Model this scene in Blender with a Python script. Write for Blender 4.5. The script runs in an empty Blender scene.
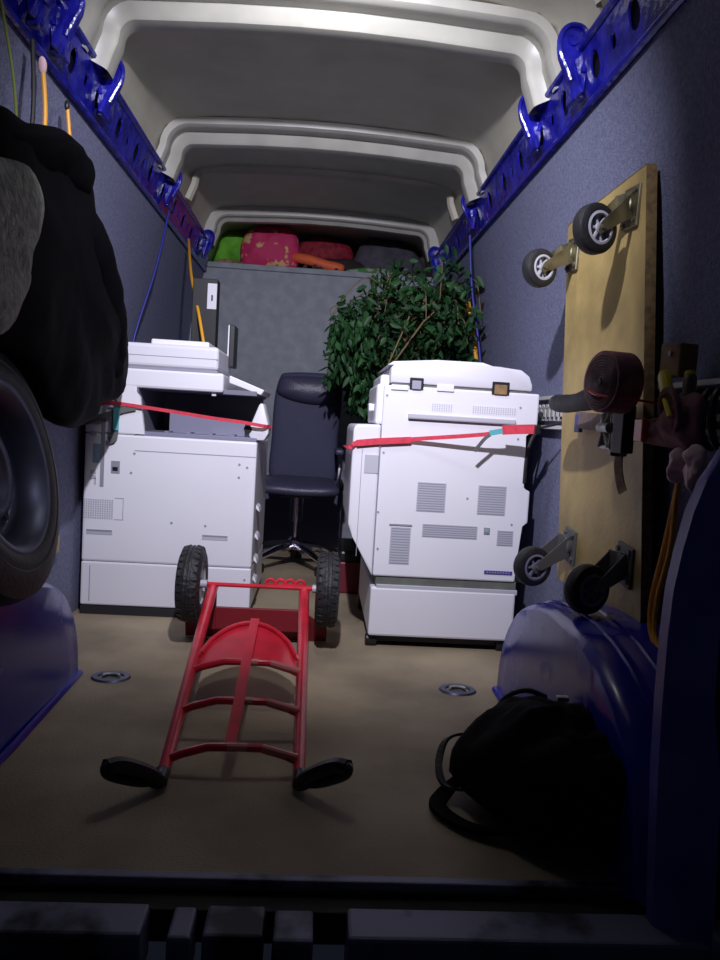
import bpy, bmesh, math, random
from mathutils import Vector, Matrix, noise
random.seed(7)
PI = math.pi
XC = -0.045           # centre line of the van's load bay
COL = bpy.context.scene.collection
V = Vector

# ------------------------------------------------------------------ materials
def mat(name, color, rough=.5, metal=0.0, color2=None, nscale=8.0, bump=0.0, bscale=60.0, spec=.5, trans=0.0, sheen=0.0, up_dust=None, detail=4.0, mixlo=.4, mixhi=.65, rough2=None):
    m = bpy.data.materials.new(name); m.use_nodes = True
    nt = m.node_tree; n = nt.nodes; l = nt.links
    b = n['Principled BSDF']
    b.inputs['Base Color'].default_value = (*color, 1); b.inputs['Roughness'].default_value = rough
    b.inputs['Metallic'].default_value = metal
    b.inputs['Specular IOR Level'].default_value = spec
    if sheen: b.inputs['Sheen Weight'].default_value = sheen
    tc = n.new('ShaderNodeTexCoord')
    src = None
    if color2:
        t = n.new('ShaderNodeTexNoise'); t.inputs['Scale'].default_value = nscale; t.inputs['Detail'].default_value = detail
        l.new(tc.outputs['Object'], t.inputs['Vector'])
        r = n.new('ShaderNodeMapRange'); r.inputs['From Min'].default_value = mixlo; r.inputs['From Max'].default_value = mixhi
        l.new(t.outputs['Fac'], r.inputs['Value'])
        mx = n.new('ShaderNodeMix'); mx.data_type = 'RGBA'
        mx.inputs[6].default_value = (*color, 1); mx.inputs[7].default_value = (*color2, 1)
        l.new(r.outputs['Result'], mx.inputs[0]); l.new(mx.outputs[2], b.inputs['Base Color'])
        src = mx.outputs[2]
        if rough2 is not None:
            r2 = n.new('ShaderNodeMapRange'); r2.inputs['To Min'].default_value = rough; r2.inputs['To Max'].default_value = rough2
            l.new(r.outputs['Result'], r2.inputs['Value']); l.new(r2.outputs['Result'], b.inputs['Roughness'])
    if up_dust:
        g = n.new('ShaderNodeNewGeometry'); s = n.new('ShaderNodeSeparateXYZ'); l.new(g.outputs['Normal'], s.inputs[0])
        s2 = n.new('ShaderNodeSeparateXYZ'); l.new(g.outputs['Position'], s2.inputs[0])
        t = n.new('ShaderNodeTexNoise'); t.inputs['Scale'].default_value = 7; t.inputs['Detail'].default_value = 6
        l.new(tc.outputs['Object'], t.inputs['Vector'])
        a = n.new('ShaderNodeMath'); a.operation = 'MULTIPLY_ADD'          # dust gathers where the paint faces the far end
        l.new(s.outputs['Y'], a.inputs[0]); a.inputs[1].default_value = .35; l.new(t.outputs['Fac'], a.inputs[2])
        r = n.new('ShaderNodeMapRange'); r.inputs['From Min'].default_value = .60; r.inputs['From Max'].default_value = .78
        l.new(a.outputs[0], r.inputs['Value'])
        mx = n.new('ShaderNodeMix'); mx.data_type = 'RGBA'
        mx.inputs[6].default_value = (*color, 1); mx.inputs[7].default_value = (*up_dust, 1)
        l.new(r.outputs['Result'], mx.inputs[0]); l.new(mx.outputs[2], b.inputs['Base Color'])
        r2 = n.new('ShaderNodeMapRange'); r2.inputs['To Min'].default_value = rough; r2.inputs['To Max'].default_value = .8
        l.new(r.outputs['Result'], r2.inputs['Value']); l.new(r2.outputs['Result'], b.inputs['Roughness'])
    if bump:
        t2 = n.new('ShaderNodeTexNoise'); t2.inputs['Scale'].default_value = bscale; t2.inputs['Detail'].default_value = 5
        l.new(tc.outputs['Object'], t2.inputs['Vector'])
        bp = n.new('ShaderNodeBump'); bp.inputs['Strength'].default_value = bump; bp.inputs['Distance'].default_value = .01
        l.new(t2.outputs['Fac'], bp.inputs['Height']); l.new(bp.outputs[0], b.inputs['Normal'])
    return m
M = {}
M['carpet'] = mat('grey_carpet', (.15, .16, .255), .95, color2=(.23, .24, .36), nscale=90, bump=.5, bscale=220, spec=.1, mixlo=.3, mixhi=.7)
M['partition'] = mat('partition_grey', (.27, .29, .33), .8, color2=(.33, .35, .39), nscale=14, bump=.15, bscale=120, spec=.2)
M['ply'] = mat('floor_ply', (.37, .30, .20), .6, color2=(.19, .155, .11), nscale=2.6, bump=.25, bscale=160, spec=.3, mixlo=.35, mixhi=.7, rough2=.8)
M['roofpaint'] = mat('cream_paint', (.60, .575, .465), .42, color2=(.52, .50, .40), nscale=5, bump=.05, bscale=30, spec=.5)
M['ribpaint'] = mat('rib_paint', (.48, .465, .41), .34, color2=(.42, .41, .36), nscale=9, spec=.5)
M['blue'] = mat('blue_paint', (.006, .006, .20), .18, color2=(.02, .02, .40), nscale=18, bump=.35, bscale=25, spec=.6)
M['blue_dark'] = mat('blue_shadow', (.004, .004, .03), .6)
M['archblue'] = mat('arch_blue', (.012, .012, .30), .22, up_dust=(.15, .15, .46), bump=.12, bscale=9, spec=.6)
M['pillar'] = mat('pillar_blue', (.09, .09, .45), .35, color2=(.16, .16, .50), nscale=11, bump=.1, bscale=15)
M['white'] = mat('copier_white', (.78, .77, .83), .42, color2=(.74, .73, .80), nscale=2, spec=.4)
M['white2'] = mat('copier_shell', (.70, .69, .76), .45, spec=.4)
M['seam'] = mat('seam_grey', (.30, .30, .38), .6)
M['grille'] = mat('grille_grey', (.47, .47, .53), .6)
M['grilledark'] = mat('grille_line', (.27, .27, .32), .7)
M['bay'] = mat('bay_grey', (.17, .17, .22), .5)
M['baylight'] = mat('tray_grey', (.23, .23, .32), .45)
M['screen'] = mat('panel_blue', (.26, .36, .46), .35)
M['logo'] = mat('logo_blue', (.07, .05, .30), .5)
M['plinth'] = mat('plinth_black', (.015, .015, .018), .6)
M['band'] = mat('band_grey', (.16, .17, .15), .55, color2=(.12, .12, .11), nscale=20)
M['black'] = mat('black_plastic', (.012, .012, .014), .38)
M['rubber'] = mat('rubber', (.011, .011, .013), .6, color2=(.018, .018, .021), nscale=25, bump=.2, bscale=80)
M['tread'] = mat('tread_rubber', (.022, .022, .025), .55, bump=.8, bscale=55)
M['redpaint'] = mat('red_paint', (.66, .02, .045), .3, color2=(.50, .015, .03), nscale=12, spec=.5)
M['redworn'] = mat('red_worn', (.55, .16, .15), .4)
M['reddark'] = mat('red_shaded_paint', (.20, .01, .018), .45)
M['redstrap'] = mat('red_webbing', (.68, .04, .08), .6, color2=(.55, .03, .06), nscale=60)
M['redbright'] = mat('orange_lens', (.75, .09, .05), .3)
M['greystrap'] = mat('grey_webbing', (.12, .12, .12), .7)
M['cyan'] = mat('teal_tag', (.10, .42, .48), .5)
M['jacket'] = mat('black_nylon', (.0018, .0018, .0028), .8, bump=.5, bscale=14, spec=.06)
M['fleece'] = mat('grey_fleece', (.50, .52, .47), .95, color2=(.30, .32, .29), nscale=45, bump=1.0, bscale=70, spec=.1)
M['leather'] = mat('dark_leather', (.040, .038, .075), .42, bump=.2, bscale=120)
M['mesh'] = mat('navy_mesh', (.040, .040, .085), .75, bump=.3, bscale=250)
M['boxnavy'] = mat('navy_box', (.07, .07, .14), .7)
M['chrome'] = mat('chrome', (.75, .72, .85), .12, metal=1.0)
M['steel'] = mat('galvanised', (.55, .55, .52), .45, metal=.4, color2=(.25, .25, .24), nscale=30)
M['zinc'] = mat('zinc', (.24, .22, .14), .42, metal=.7, color2=(.14, .125, .08), nscale=20)
M['alu'] = mat('alu_rail', (.60, .60, .57), .45, metal=.2)
M['rim'] = mat('steel_rim', (.10, .105, .17), .42, metal=.6, color2=(.06, .065, .11), nscale=6)
M['hub'] = mat('grey_hub', (.45, .45, .50), .45)
M['board'] = mat('yellow_ply', (.50, .37, .14), .6, color2=(.25, .18, .07), nscale=4.5, bump=.15, bscale=60, detail=10, mixlo=.40, mixhi=.74)
M['boardedge'] = mat('ply_edge', (.20, .13, .05), .8, color2=(.11, .07, .03), nscale=60)
M['cordorange'] = mat('orange_cord', (.78, .36, .02), .5)
M['cordgreen'] = mat('green_cord', (.22, .28, .05), .6)
M['cordblue'] = mat('blue_cord', (.015, .02, .22), .5)
M['cordblack'] = mat('black_cord', (.01, .01, .012), .6)
M['leaf'] = mat('leaf', (.008, .034, .010), .55, color2=(.02, .075, .02), nscale=6, spec=.3)
M['leaf2'] = mat('leaf_light', (.03, .095, .028), .55, color2=(.012, .055, .014), nscale=6, spec=.3)
M['bark'] = mat('bark', (.20, .14, .07), .8, bump=.5, bscale=50)
M['pot'] = mat('terracotta', (.16, .07, .04), .8)
M['soil'] = mat('soil', (.02, .015, .01), .95)
M['bag_green'] = mat('lime_cloth', (.16, .50, .03), .7, color2=(.08, .32, .02), nscale=9, bump=.4, bscale=20)
M['bag_pink'] = mat('pink_cloth', (.55, .025, .12), .7, color2=(.65, .42, .18), nscale=13, bump=.4, bscale=15, mixlo=.58, mixhi=.64, detail=2)
M['cush_red'] = mat('red_cloth', (.32, .012, .03), .75, color2=(.16, .006, .02), nscale=30, bump=.6, bscale=40)
M['orange'] = mat('orange_cloth', (.75, .13, .04), .6, bump=.3, bscale=30)
M['greycloth'] = mat('mauve_cloth', (.085, .075, .105), .85, color2=(.05, .045, .06), nscale=12, bump=.6, bscale=20)
M['darkcloth'] = mat('dark_cloth', (.02, .015, .015), .85, bump=.5, bscale=20)
M['floral'] = mat('green_print', (.05, .20, .05), .7, color2=(.30, .33, .28), nscale=30, mixlo=.5, mixhi=.6)
M['label'] = mat('label_white', (.60, .60, .66), .5)
M['maroon'] = mat('maroon_webbing', (.27, .11, .13), .75, color2=(.16, .06, .08), nscale=30, bump=.3, bscale=60)
M['coilside'] = mat('coil_side', (.13, .115, .12), .8, color2=(.06, .05, .055), nscale=50, bump=.3, bscale=90)
M['webtan'] = mat('tan_webbing', (.24, .17, .16), .8, color2=(.17, .12, .11), nscale=60)
M['pinkcloth'] = mat('pink_rag', (.85, .60, .64), .8, color2=(.65, .42, .44), nscale=14, bump=.5, bscale=30)
M['yellow'] = mat('yellow_plastic', (.75, .62, .03), .4)
M['brownwood'] = mat('brown_block', (.30, .18, .08), .7, color2=(.12, .07, .03), nscale=20)
M['sillmetal'] = mat('worn_sill', (.22, .225, .33), .55, color2=(.02, .02, .03), nscale=6, detail=10, metal=.2, mixlo=.5, mixhi=.62)
M['silldark'] = mat('sill_dark', (.012, .012, .014), .6, color2=(.035, .033, .02), nscale=10)
M['darkred'] = mat('dark_red_plastic', (.13, .01, .02), .5)

# ------------------------------------------------------------------ helpers
ORG = {}
def link(o, parent=None):
    COL.objects.link(o)
    if parent: o.parent = parent
    return o
def tag(o, label=None, cat=None, group=None, kind=None):
    if label: o['label'] = label
    if cat: o['category'] = cat
    if group: o['group'] = group
    if kind: o['kind'] = kind
    return o
def thing(name, label, cat, loc, group=None):
    o = bpy.data.objects.new(name, None); o.empty_display_size = .1; link(o)
    o.location = loc; ORG[o.name] = V(loc)
    return tag(o, label, cat, group)
def obj(name, bm, material, parent=None, smooth=False, loc=None, angle=35):
    """one mesh object; vertices are given in world metres and shifted to the parent's (or own) origin"""
    me = bpy.data.meshes.new(name)
    o = bpy.data.objects.new(name, me)
    if parent: off = ORG[parent.name]
    elif loc is not None: off = V(loc); o.location = off
    else: off = V((0, 0, 0))
    bmesh.ops.recalc_face_normals(bm, faces=bm.faces)
    bmesh.ops.translate(bm, verts=bm.verts, vec=-off)
    if smooth:
        for f in bm.faces: f.smooth = True
        for e in bm.edges:
            if len(e.link_faces) == 2 and e.calc_face_angle(0) > math.radians(angle): e.smooth = False
    bm.to_mesh(me); bm.free()
    mats = material if isinstance(material, (list, tuple)) else [material]
    for m in mats: me.materials.append(m)
    link(o, parent)
    ORG[o.name] = off
    return o
def struct(name, bm, m, parent=None, smooth=False, label=None):
    o = obj(name, bm, m, parent, smooth)
    o['kind'] = 'structure'
    if label: o['label'] = label
    return o
def B(): return bmesh.new()
def box(bm, x0, x1, y0, y1, z0, z1, bev=0.0, mi=0, seg=2):
    c = [(x, y, z) for z in (z0, z1) for y in (y0, y1) for x in (x0, x1)]
    v = [bm.verts.new(p) for p in c]
    fs = [bm.faces.new([v[i] for i in q]) for q in ((0, 2, 3, 1), (4, 5, 7, 6), (0, 1, 5, 4), (2, 6, 7, 3), (0, 4, 6, 2), (1, 3, 7, 5))]
    for f in fs: f.material_index = mi
    if bev:
        es = list({e for f in fs for e in f.edges})
        r = bmesh.ops.bevel(bm, geom=es, offset=bev, segments=seg, affect='EDGES', profile=.5)
        for f in r['faces']: f.material_index = mi
    return bm
def frame_for(d):
    d = d.normalized(); a = V((0, 0, 1)) if abs(d.z) < .9 else V((1, 0, 0))
    u = d.cross(a).normalized(); return u, d.cross(u).normalized()
def obox(bm, c, ux, uy, uz, bev=0, mi=0):
    """oriented box: centre and three half-extent vectors"""
    c, ux, uy, uz = V(c), V(ux), V(uy), V(uz)
    v = [bm.verts.new(c + ux * a + uy * b + uz * d) for d in (-1, 1) for b in (-1, 1) for a in (-1, 1)]
    fs = [bm.faces.new([v[i] for i in q]) for q in ((0, 2, 3, 1), (4, 5, 7, 6), (0, 1, 5, 4), (2, 6, 7, 3), (0, 4, 6, 2), (1, 3, 7, 5))]
    for f in fs: f.material_index = mi
    if bev: bmesh.ops.bevel(bm, geom=list({e for f in fs for e in f.edges}), offset=bev, segments=2, affect='EDGES', profile=.5)
    return bm
def tube(bm, pts, r, seg=10, closed=False, mi=0, flat=None):
    """swept tube; r number or list; flat=(w,t,normal) makes a ribbon instead"""
    pts = [V(p) for p in pts]; n = len(pts); rings = []
    prev = None
    for i, p in enumerate(pts):
        if closed: d = pts[(i + 1) % n] - pts[i - 1]
        else: d = pts[min(i + 1, n - 1)] - pts[max(i - 1, 0)]
        if flat:
            nn = V(flat[2]); u = d.cross(nn).normalized(); w = u.cross(d).normalized()
            rings.append([bm.verts.new(p + u * a * flat[0] / 2 + w * b * flat[1] / 2) for a, b in ((-1, -1), (1, -1), (1, 1), (-1, 1))]); continue
        if prev is None: u, w = frame_for(d)
        else:
            dn = d.normalized(); u = (prev - dn * prev.dot(dn)).normalized(); w = dn.cross(u)
        prev = u
        rr = r[i] if isinstance(r, (list, tuple)) else r
        rings.append([bm.verts.new(p + u * math.cos(2 * PI * k / seg) * rr + w * math.sin(2 * PI * k / seg) * rr) for k in range(seg)])
    m = len(rings[0])
    for i in range(n if closed else n - 1):
        a, b = rings[i], rings[(i + 1) % n]
        for k in range(m):
            f = bm.faces.new((a[k], a[(k + 1) % m], b[(k + 1) % m], b[k])); f.material_index = mi
    if not closed:
        bm.faces.new(rings[0]).material_index = mi; bm.faces.new(rings[-1]).material_index = mi
    return bm
def smoothpath(pts, n=6):
    pts = [V(p) for p in pts]; out = []
    P = [pts[0]] + pts + [pts[-1]]
    for i in range(1, len(P) - 2):
        for k in range(n):
            t = k / n; a, b, c, d = P[i - 1], P[i], P[i + 1], P[i + 2]
            out.append(.5 * ((2 * b) + (-a + c) * t + (2 * a - 5 * b + 4 * c - d) * t * t + (-a + 3 * b - 3 * c + d) * t ** 3))
    out.append(pts[-1]); return out
def lathe(bm, c, axis, prof, seg=32, mi=0, closed=True):
    """revolve (along, radius) profile about axis through c"""
    c = V(c); ax = V(axis).normalized(); u, w = frame_for(ax); rings = []
    for (h, r) in prof:
        r = max(r, 1e-4)
        rings.append([bm.verts.new(c + ax * h + (u * math.cos(2 * PI * k / seg) + w * math.sin(2 * PI * k / seg)) * r) for k in range(seg)])
    for i in range(len(rings) - 1):
        a, b = rings[i], rings[i + 1]
        for k in range(seg):
            bm.faces.new((a[k], a[(k + 1) % seg], b[(k + 1) % seg], b[k])).material_index = mi
    if closed:
        bm.faces.new(rings[0]).material_index = mi; bm.faces.new(rings[-1]).material_index = mi
    return bm
def extr(bm, poly, vec, mi=0, bev=0):
    """extrude a planar polygon of 3-D points by vec"""
    vec = V(vec); a = [bm.verts.new(V(p)) for p in poly]; b = [bm.verts.new(V(p) + vec) for p in poly]
    fs = [bm.faces.new(a), bm.faces.new(b[::-1])]
    n = len(a)
    for i in range(n): fs.append(bm.faces.new((a[i], b[i], b[(i + 1) % n], a[(i + 1) % n])))
    for f in fs: f.material_index = mi
    if bev: bmesh.ops.bevel(bm, geom=list({e for f in fs for e in f.edges}), offset=bev, segments=2, affect='EDGES', profile=.5)
    return bm
def holed(bm, cells, mapf, th_vec, kind='oval', mi=0):
    """perforated strip: cells = (s0,s1,t0,t1,a,b); mapf(s,t) -> 3-D point"""
    th = V(th_vec)
    N = 20
    for (s0, s1, t0, t1, a, b) in cells:
        cs, ct = (s0 + s1) / 2, (t0 + t1) / 2; ho = []; re = []
        for k in range(N):
            an = 2 * PI * (k + .5) / N; x, y = math.cos(an), math.sin(an)
            if kind == 'oval': hx, hy = a * x, b * y
            else:
                e = .35; hx = a * math.copysign(abs(x) ** e, x); hy = b * math.copysign(abs(y) ** e, y)
            sc = min((s1 - s0) / 2 / max(abs(x), 1e-6), (t1 - t0) / 2 / max(abs(y), 1e-6))
            rx, ry = x * sc, y * sc
            ho.append((cs + hx, ct + hy)); re.append((cs + rx, ct + ry))
        for front in (0, 1):
            off = th * front
            H = [bm.verts.new(V(mapf(*p)) + off) for p in ho]; R_ = [bm.verts.new(V(mapf(*p)) + off) for p in re]
            for k in range(N):
                bm.faces.new((H[k], H[(k + 1) % N], R_[(k + 1) % N], R_[k])).material_index = mi
            # four corner triangles
            for (sx, sy) in ((1, 1), (-1, 1), (-1, -1), (1, -1)):
                cand = sorted(range(N), key=lambda k: (re[k][0] - (cs + sx * (s1 - s0) / 2)) ** 2 / (s1 - s0) ** 2 + (re[k][1] - (ct + sy * (t1 - t0) / 2)) ** 2 / (t1 - t0) ** 2)
                best = None
                for k in range(N):
                    p, q = re[k], re[(k + 1) % N]
                    if (p[0] - cs) * sx > -1e-6 and (q[0] - cs) * sx > -1e-6 and (p[1] - ct) * sy > -1e-6 and (q[1] - ct) * sy > -1e-6 and abs(p[0] - q[0]) > 1e-6 and abs(p[1] - q[1]) > 1e-6: best = k
                if best is not None:
                    cv = bm.verts.new(V(mapf(cs + sx * (s1 - s0) / 2, ct + sy * (t1 - t0) / 2)) + off)
                    bm.faces.new((R_[best], R_[(best + 1) % N], cv)).material_index = mi
            if front == 0: H0 = H
        for k in range(N): bm.faces.new((H0[k], H0[(k + 1) % N], H[(k + 1) % N], H[k])).material_index = mi
    return bm
def pillow(bm, outline, centre, normal, bulge, back=.3, rings=9, wob=.012, seed=0, power=.5, fscale=9, mi=0):
    """soft closed volume: outline = 3-D points (closed), swelling along normal"""
    nrm = V(normal).normalized(); c = V(centre)
    pts = [V(p) for p in outline]; n = len(pts); P = []
    for i in range(n):
        a, b, d, e = pts[i - 1], pts[i], pts[(i + 1) % n], pts[(i + 2) % n]
        for k in range(4):
            t = k / 4
            P.append(.5 * ((2 * b) + (-a + d) * t + (2 * a - 5 * b + 4 * d - e) * t * t + (-a + 3 * b - 3 * d + e) * t ** 3))
    N = len(P)
    def layer(s, sign):
        out = []
        for p in P:
            q = c.lerp(p, s)
            h = (1 - s ** 2.6) ** power
            nz = noise.noise(q * fscale + V((seed, seed * .7, 0))) + .5 * noise.noise(q * fscale * 2.3 + V((0, seed, 3)))
            out.append(q + nrm * (sign * h * bulge * (1 if sign > 0 else back) + nz * wob * (1.6 if sign > 0 else .4)))
        return out
    def mk(sign):
        R_ = []
        for j in range(1, rings + 1):
            s = 1 - (1 - j / rings) ** 1.5
            s = j / rings
            s = math.sin(s * PI / 2)
            R_.append(s)
        return R_
    ss = mk(1)
    edge = [bm.verts.new(p) for p in layer(1.0, 1)]
    for sign in (1, -1):
        prev = edge
        for s in reversed(ss[:-1]):
            cur = [bm.verts.new(p) for p in layer(s, sign)]
            for k in range(N): bm.faces.new((prev[k], prev[(k + 1) % N], cur[(k + 1) % N], cur[k])).material_index = mi
            prev = cur
        cv = bm.verts.new(c + nrm * sign * bulge * (1 if sign > 0 else back))
        for k in range(N): bm.faces.new((prev[k], prev[(k + 1) % N], cv)).material_index = mi
    return bm
def ell(n, cx, cy, a, b, f=lambda u, v: (u, v), e=1.0):
    out = []
    for k in range(n):
        t = 2 * PI * k / n; x, y = math.cos(t), math.sin(t)
        out.append(f(cx + a * math.copysign(abs(x) ** e, x), cy + b * math.copysign(abs(y) ** e, y)))
    return out
def XZ(y): return lambda u, v: (u, y, v)
def YZ(x): return lambda u, v: (x, u, v)

# ------------------------------------------------------------------ the van body
Y0, Y1 = 1.24, 5.0
WALLP = [(.87, 0), (.87, .95), (.862, 1.15), (.838, 1.38), (.80, 1.58), (.762, 1.74)]
b = box(B(), XC - .93, XC + .93, Y0, 5.75, -.03, 0); struct('floor', b, M['ply'])
for s, nm in ((-1, 'wall_left'), (1, 'wall_right')):
    b = B()
    poly = [(XC + s * x, Y0 - .02, z) for x, z in WALLP] + [(XC + s * (x + .03), Y0 - .02, z) for x, z in reversed(WALLP)]
    extr(b, poly, (0, 5.75 - Y0, 0)); struct(nm, b, M['carpet'], smooth=True)
# outer roof skin, crowned between the rails
rp = [(.80, 1.70), (.775, 1.82), (.740, 1.90), (.722, 1.97), (.695, 2.03), (.64, 2.068), (.48, 2.088), (.2, 2.10), (0, 2.104)]
full = [(XC - x, z) for x, z in rp] + [(XC + x, z) for x, z in reversed(rp[:-1])]
b = B(); poly = [(x, Y0 - .02, z) for x, z in full] + [(XC + (x - XC) * 1.02, Y0 - .02, z + .03) for x, z in reversed(full)]
extr(b, poly, (0, 4.5, 0)); struct('ceiling', b, M['roofpaint'], smooth=True)
b = box(B(), XC - .85, XC + .85, Y1, Y1 + .03, 0, 1.775, .006); struct('wall_back', b, M['partition'])
b = box(B(), XC - .80, XC + .80, Y1 - .02, 5.72, 1.755, 1.79, .005); struct('trim_1', b, M['partition'], label='grey shelf over the partition')
b = box(B(), XC - .95, XC + .95, 5.72, 5.76, 0, 2.2); struct('wall_front', b, M['darkcloth'])
# roof ribs
def ribpath(wi, zt, zb):
    pts = [(-wi - .035, zb), (-wi - .018, zt - .12), (-wi - .004, zt - .085)]
    r = .050
    for k in range(7):
        a = PI - k / 6 * PI / 2
        pts.append((-wi + r + r * math.cos(a), zt - .012 - r + r * math.sin(a)))
    half = pts
    mid = [(-.3, zt + .004), (-.1, zt + .010), (.1, zt + .010), (.3, zt + .004)]
    return half + mid + [(-x, z) for x, z in reversed(half)]
def rib(y, wi, zt, zb, prof):
    b = B(); path = ribpath(wi, zt, zb); rings = []
    n = len(path)
    for i, (x, z) in enumerate(path):
        a = path[max(i - 1, 0)]; c = path[min(i + 1, n - 1)]
        dx, dz = c[0] - a[0], c[1] - a[1]; L = math.hypot(dx, dz); nx, nz = -dz / L, dx / L      # outward = up
        rings.append([b.verts.new((XC + x + nx * h, y + dy, z + nz * h)) for dy, h in prof])
    for i in range(n - 1):
        for k in range(len(prof) - 1):
            b.faces.new((rings[i][k], rings[i][k + 1], rings[i + 1][k + 1], rings[i + 1][k]))
    return b
PROF = [(-.18, .075), (-.175, .048), (-.160, .040), (-.135, .040), (-.120, .048), (-.085, .046), (-.070, .012), (-.060, .002), (-.045, 0), (0, 0), (.012, .004), (.02, .03), (.025, .075)]
PROFC = [(-.10, .09), (-.095, .030), (-.085, .022), (-.05, .020), (-.035, .002), (0, 0), (.012, .004), (.02, .09)]
for i, (y, pr) in enumerate(((1.42, PROF), (2.50, PROF), (3.54, PROF), (4.82, PROFC))):
    struct('trim_%d' % (i + 2), rib(y, .640, 2.014, 1.845, pr), M['ribpaint'], smooth=True, label='cream pressed steel roof rib')
for i, y in enumerate((1.95, 4.02)):
    b = rib(y, .655, 2.062, 1.90, [(-.03, .03), (-.02, .010), (0, 0), (.02, .010), (.03, .03)])
    struct('trim_%d' % (i + 7), b, M['roofpaint'], smooth=True, label='shallow roof crease')
# perforated blue cant rails with their brackets
def catenary(p, q, sag, n=8):
    p, q = V(p), V(q); return [p.lerp(q, k / n) - V((0, 0, sag * 4 * (k / n) * (1 - k / n))) for k in range(n + 1)]
for s, nm in ((-1, 'trim_11'), (1, 'trim_12')):
    lo, hi = (.757, 1.725), (.712, 1.885)
    mf = lambda u, t, s=s: (XC + s * (lo[0] + (hi[0] - lo[0]) * t), u, lo[1] + (hi[1] - lo[1]) * t)
    b = B(); cells = []; y = Y0
    k = 0
    while y < 4.95:
        w = .125
        cells.append((y, y + w, .10, .90, .016 if k % 2 else .030, .12 if k % 2 else .22)); y += w; k += 1
    holed(b, cells, mf, (s * .006, 0, -.002))
    for t0, rr in ((.04, .012), (.95, .012)):
        x, _, z = mf(0, t0); tube(b, [(x, Y0, z), (x, 4.96, z)], rr, 8)
    rail = struct(nm, b, M['blue'], smooth=True, label='glossy blue perforated cant rail along the %s side' % ('left' if s < 0 else 'right'))
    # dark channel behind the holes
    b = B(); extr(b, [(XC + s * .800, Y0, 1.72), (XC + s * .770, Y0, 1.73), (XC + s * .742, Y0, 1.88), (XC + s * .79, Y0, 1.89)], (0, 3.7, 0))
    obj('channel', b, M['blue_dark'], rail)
    for y, sc in ((1.98, 1.3), (2.14, 1.15), (2.56, 1.1), (3.60, 1.0), (4.70, .95)):
        if s > 0 and y == 1.98: continue
        b = B()
        c0 = V((XC + s * .728, y, 1.80))
        # gusset rising from the rail and curling into a rounded lug
        h = sc
        # pressed lug: a rounded ear standing up from the rail, with a rolled rim and a fat web
        ear = [(.010, -.050), (-.002, .010), (.004, .055), (.000, .098), (-.014, .116), (-.040, .118), (-.058, .104), (-.066, .078), (-.060, .048), (-.046, .022), (-.030, -.010), (-.018, -.050)]
        base = [c0 + V((s * (xx * h), -.020, zz * h)) for xx, zz in ear]
        extr(b, base, (0, .036, 0), bev=.007)
        tube(b, smoothpath([p + V((0, .0, 0)) for p in base[1:-1]], 3), .0075, 8)
        lathe(b, c0 + V((-s * .033 * h, -.026, .082 * h)), (0, 1, 0), [(0, .004), (0, .014), (.004, .016), (.046, .016), (.050, .014), (.050, .004)], 16)
        extr(b, [c0 + V((-s * .006, -.055, -.055)), c0 + V((-s * .010, .055, -.055)), c0 + V((-s * .030, .022, .045)), c0 + V((-s * .030, -.022, .045))], (-s * .012, 0, 0), bev=.004)
        obj('bracket', b, M['blue'], rail, smooth=True)
# aluminium lashing rails
for s, nm in ((-1, 'trim_21'), (1, 'trim_22')):
    zc = .855 if s < 0 else .875
    mf = lambda u, t, s=s, zc=zc: (XC + s * .853, u, zc + (t - .5) * .10)
    b = B(); cells = []; y = Y0 + .02
    while y < 4.9: cells.append((y, y + .048, 0, 1, .013, .30)); y += .048
    holed(b, cells, mf, (s * .005, 0, 0), kind='slot')
    for t0 in (-.02, 1.02):
        x, _, z = mf(0, t0); box(b, x - .008, x + .008, Y0 + .02, 4.9, z - .006, z + .006)
    struct(nm, b, M['alu'], label='slotted aluminium lashing rail')
# wheel arches
def arch(s):
    b = B(); yc, hl, H = 1.70, .53, .375; e = 2.3
    xo = .87
    prof = [(.645, 1.0), (.647, .97), (.66, .93), (.69, .975)]      # unused guide
    N = 30; rows = []
    for k in range(N + 1):
        t = PI * k / N; cx, sx = math.cos(t), math.sin(t)
        u = math.copysign(abs(cx) ** (2 / e), cx); v = abs(sx) ** (2 / e)
        row = []
        for (xx, sc) in ((.628, 0), (.632, .62), (.634, .90), (.642, .945), (.660, .978), (.70, .995), (.705, .985), (.722, .985), (.727, .998), (xo, 1.0)):
            if sc == 0: row.append(b.verts.new((XC + s * xx, yc - u * hl * 1.03 * .97, 0))) if False else row.append(b.verts.new((XC + s * xx, yc - u * hl * .0, 0)))
            else: row.append(b.verts.new((XC + s * xx, yc - u * hl * (1 - (1 - sc) * .6), v * (H - (1 - sc) * .12 * 3 * (1 if sc < .9 else 1) * .6))))
        rows.append(row)
    for i in range(N):
        for k in range(1, len(rows[0]) - 1):
            b.faces.new((rows[i][k], rows[i][k + 1], rows[i + 1][k + 1], rows[i + 1][k]))
    inner = [r[1] for r in rows]
    b.faces.new(inner)
    for r in rows: b.verts.remove(r[0])
    # weld flange along the floor
    tube(b, [(XC + s * .63, yc - hl * .93, .004), (XC + s * .622, yc, .004), (XC + s * .63, yc + hl * .95, .004), (XC + s * .70, yc + hl + .012, .004), (XC + s * .86, yc + hl + .012, .004)], .010, 6)
    # pressed beads over the far shoulder
    for xx, q in ((.70, .003), (.755, .004)):
        pts = []
        for k in range(15):
            t = PI * (.12 + .80 * k / 14); cx, sx = -math.cos(t), math.sin(t)
            pts.append((XC + s * xx, yc + math.copysign(abs(cx) ** (2 / e), cx) * (hl + q * .2), abs(sx) ** (2 / e) * (H + q * .2)))
        tube(b, pts, .006, 6)
    return b
for s, w in ((-1, 'left'), (1, 'right')):
    o = struct('wheel_arch', arch(s), M['archblue'], smooth=True, label='dusty blue painted wheel arch on the %s side of the floor' % w)
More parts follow.
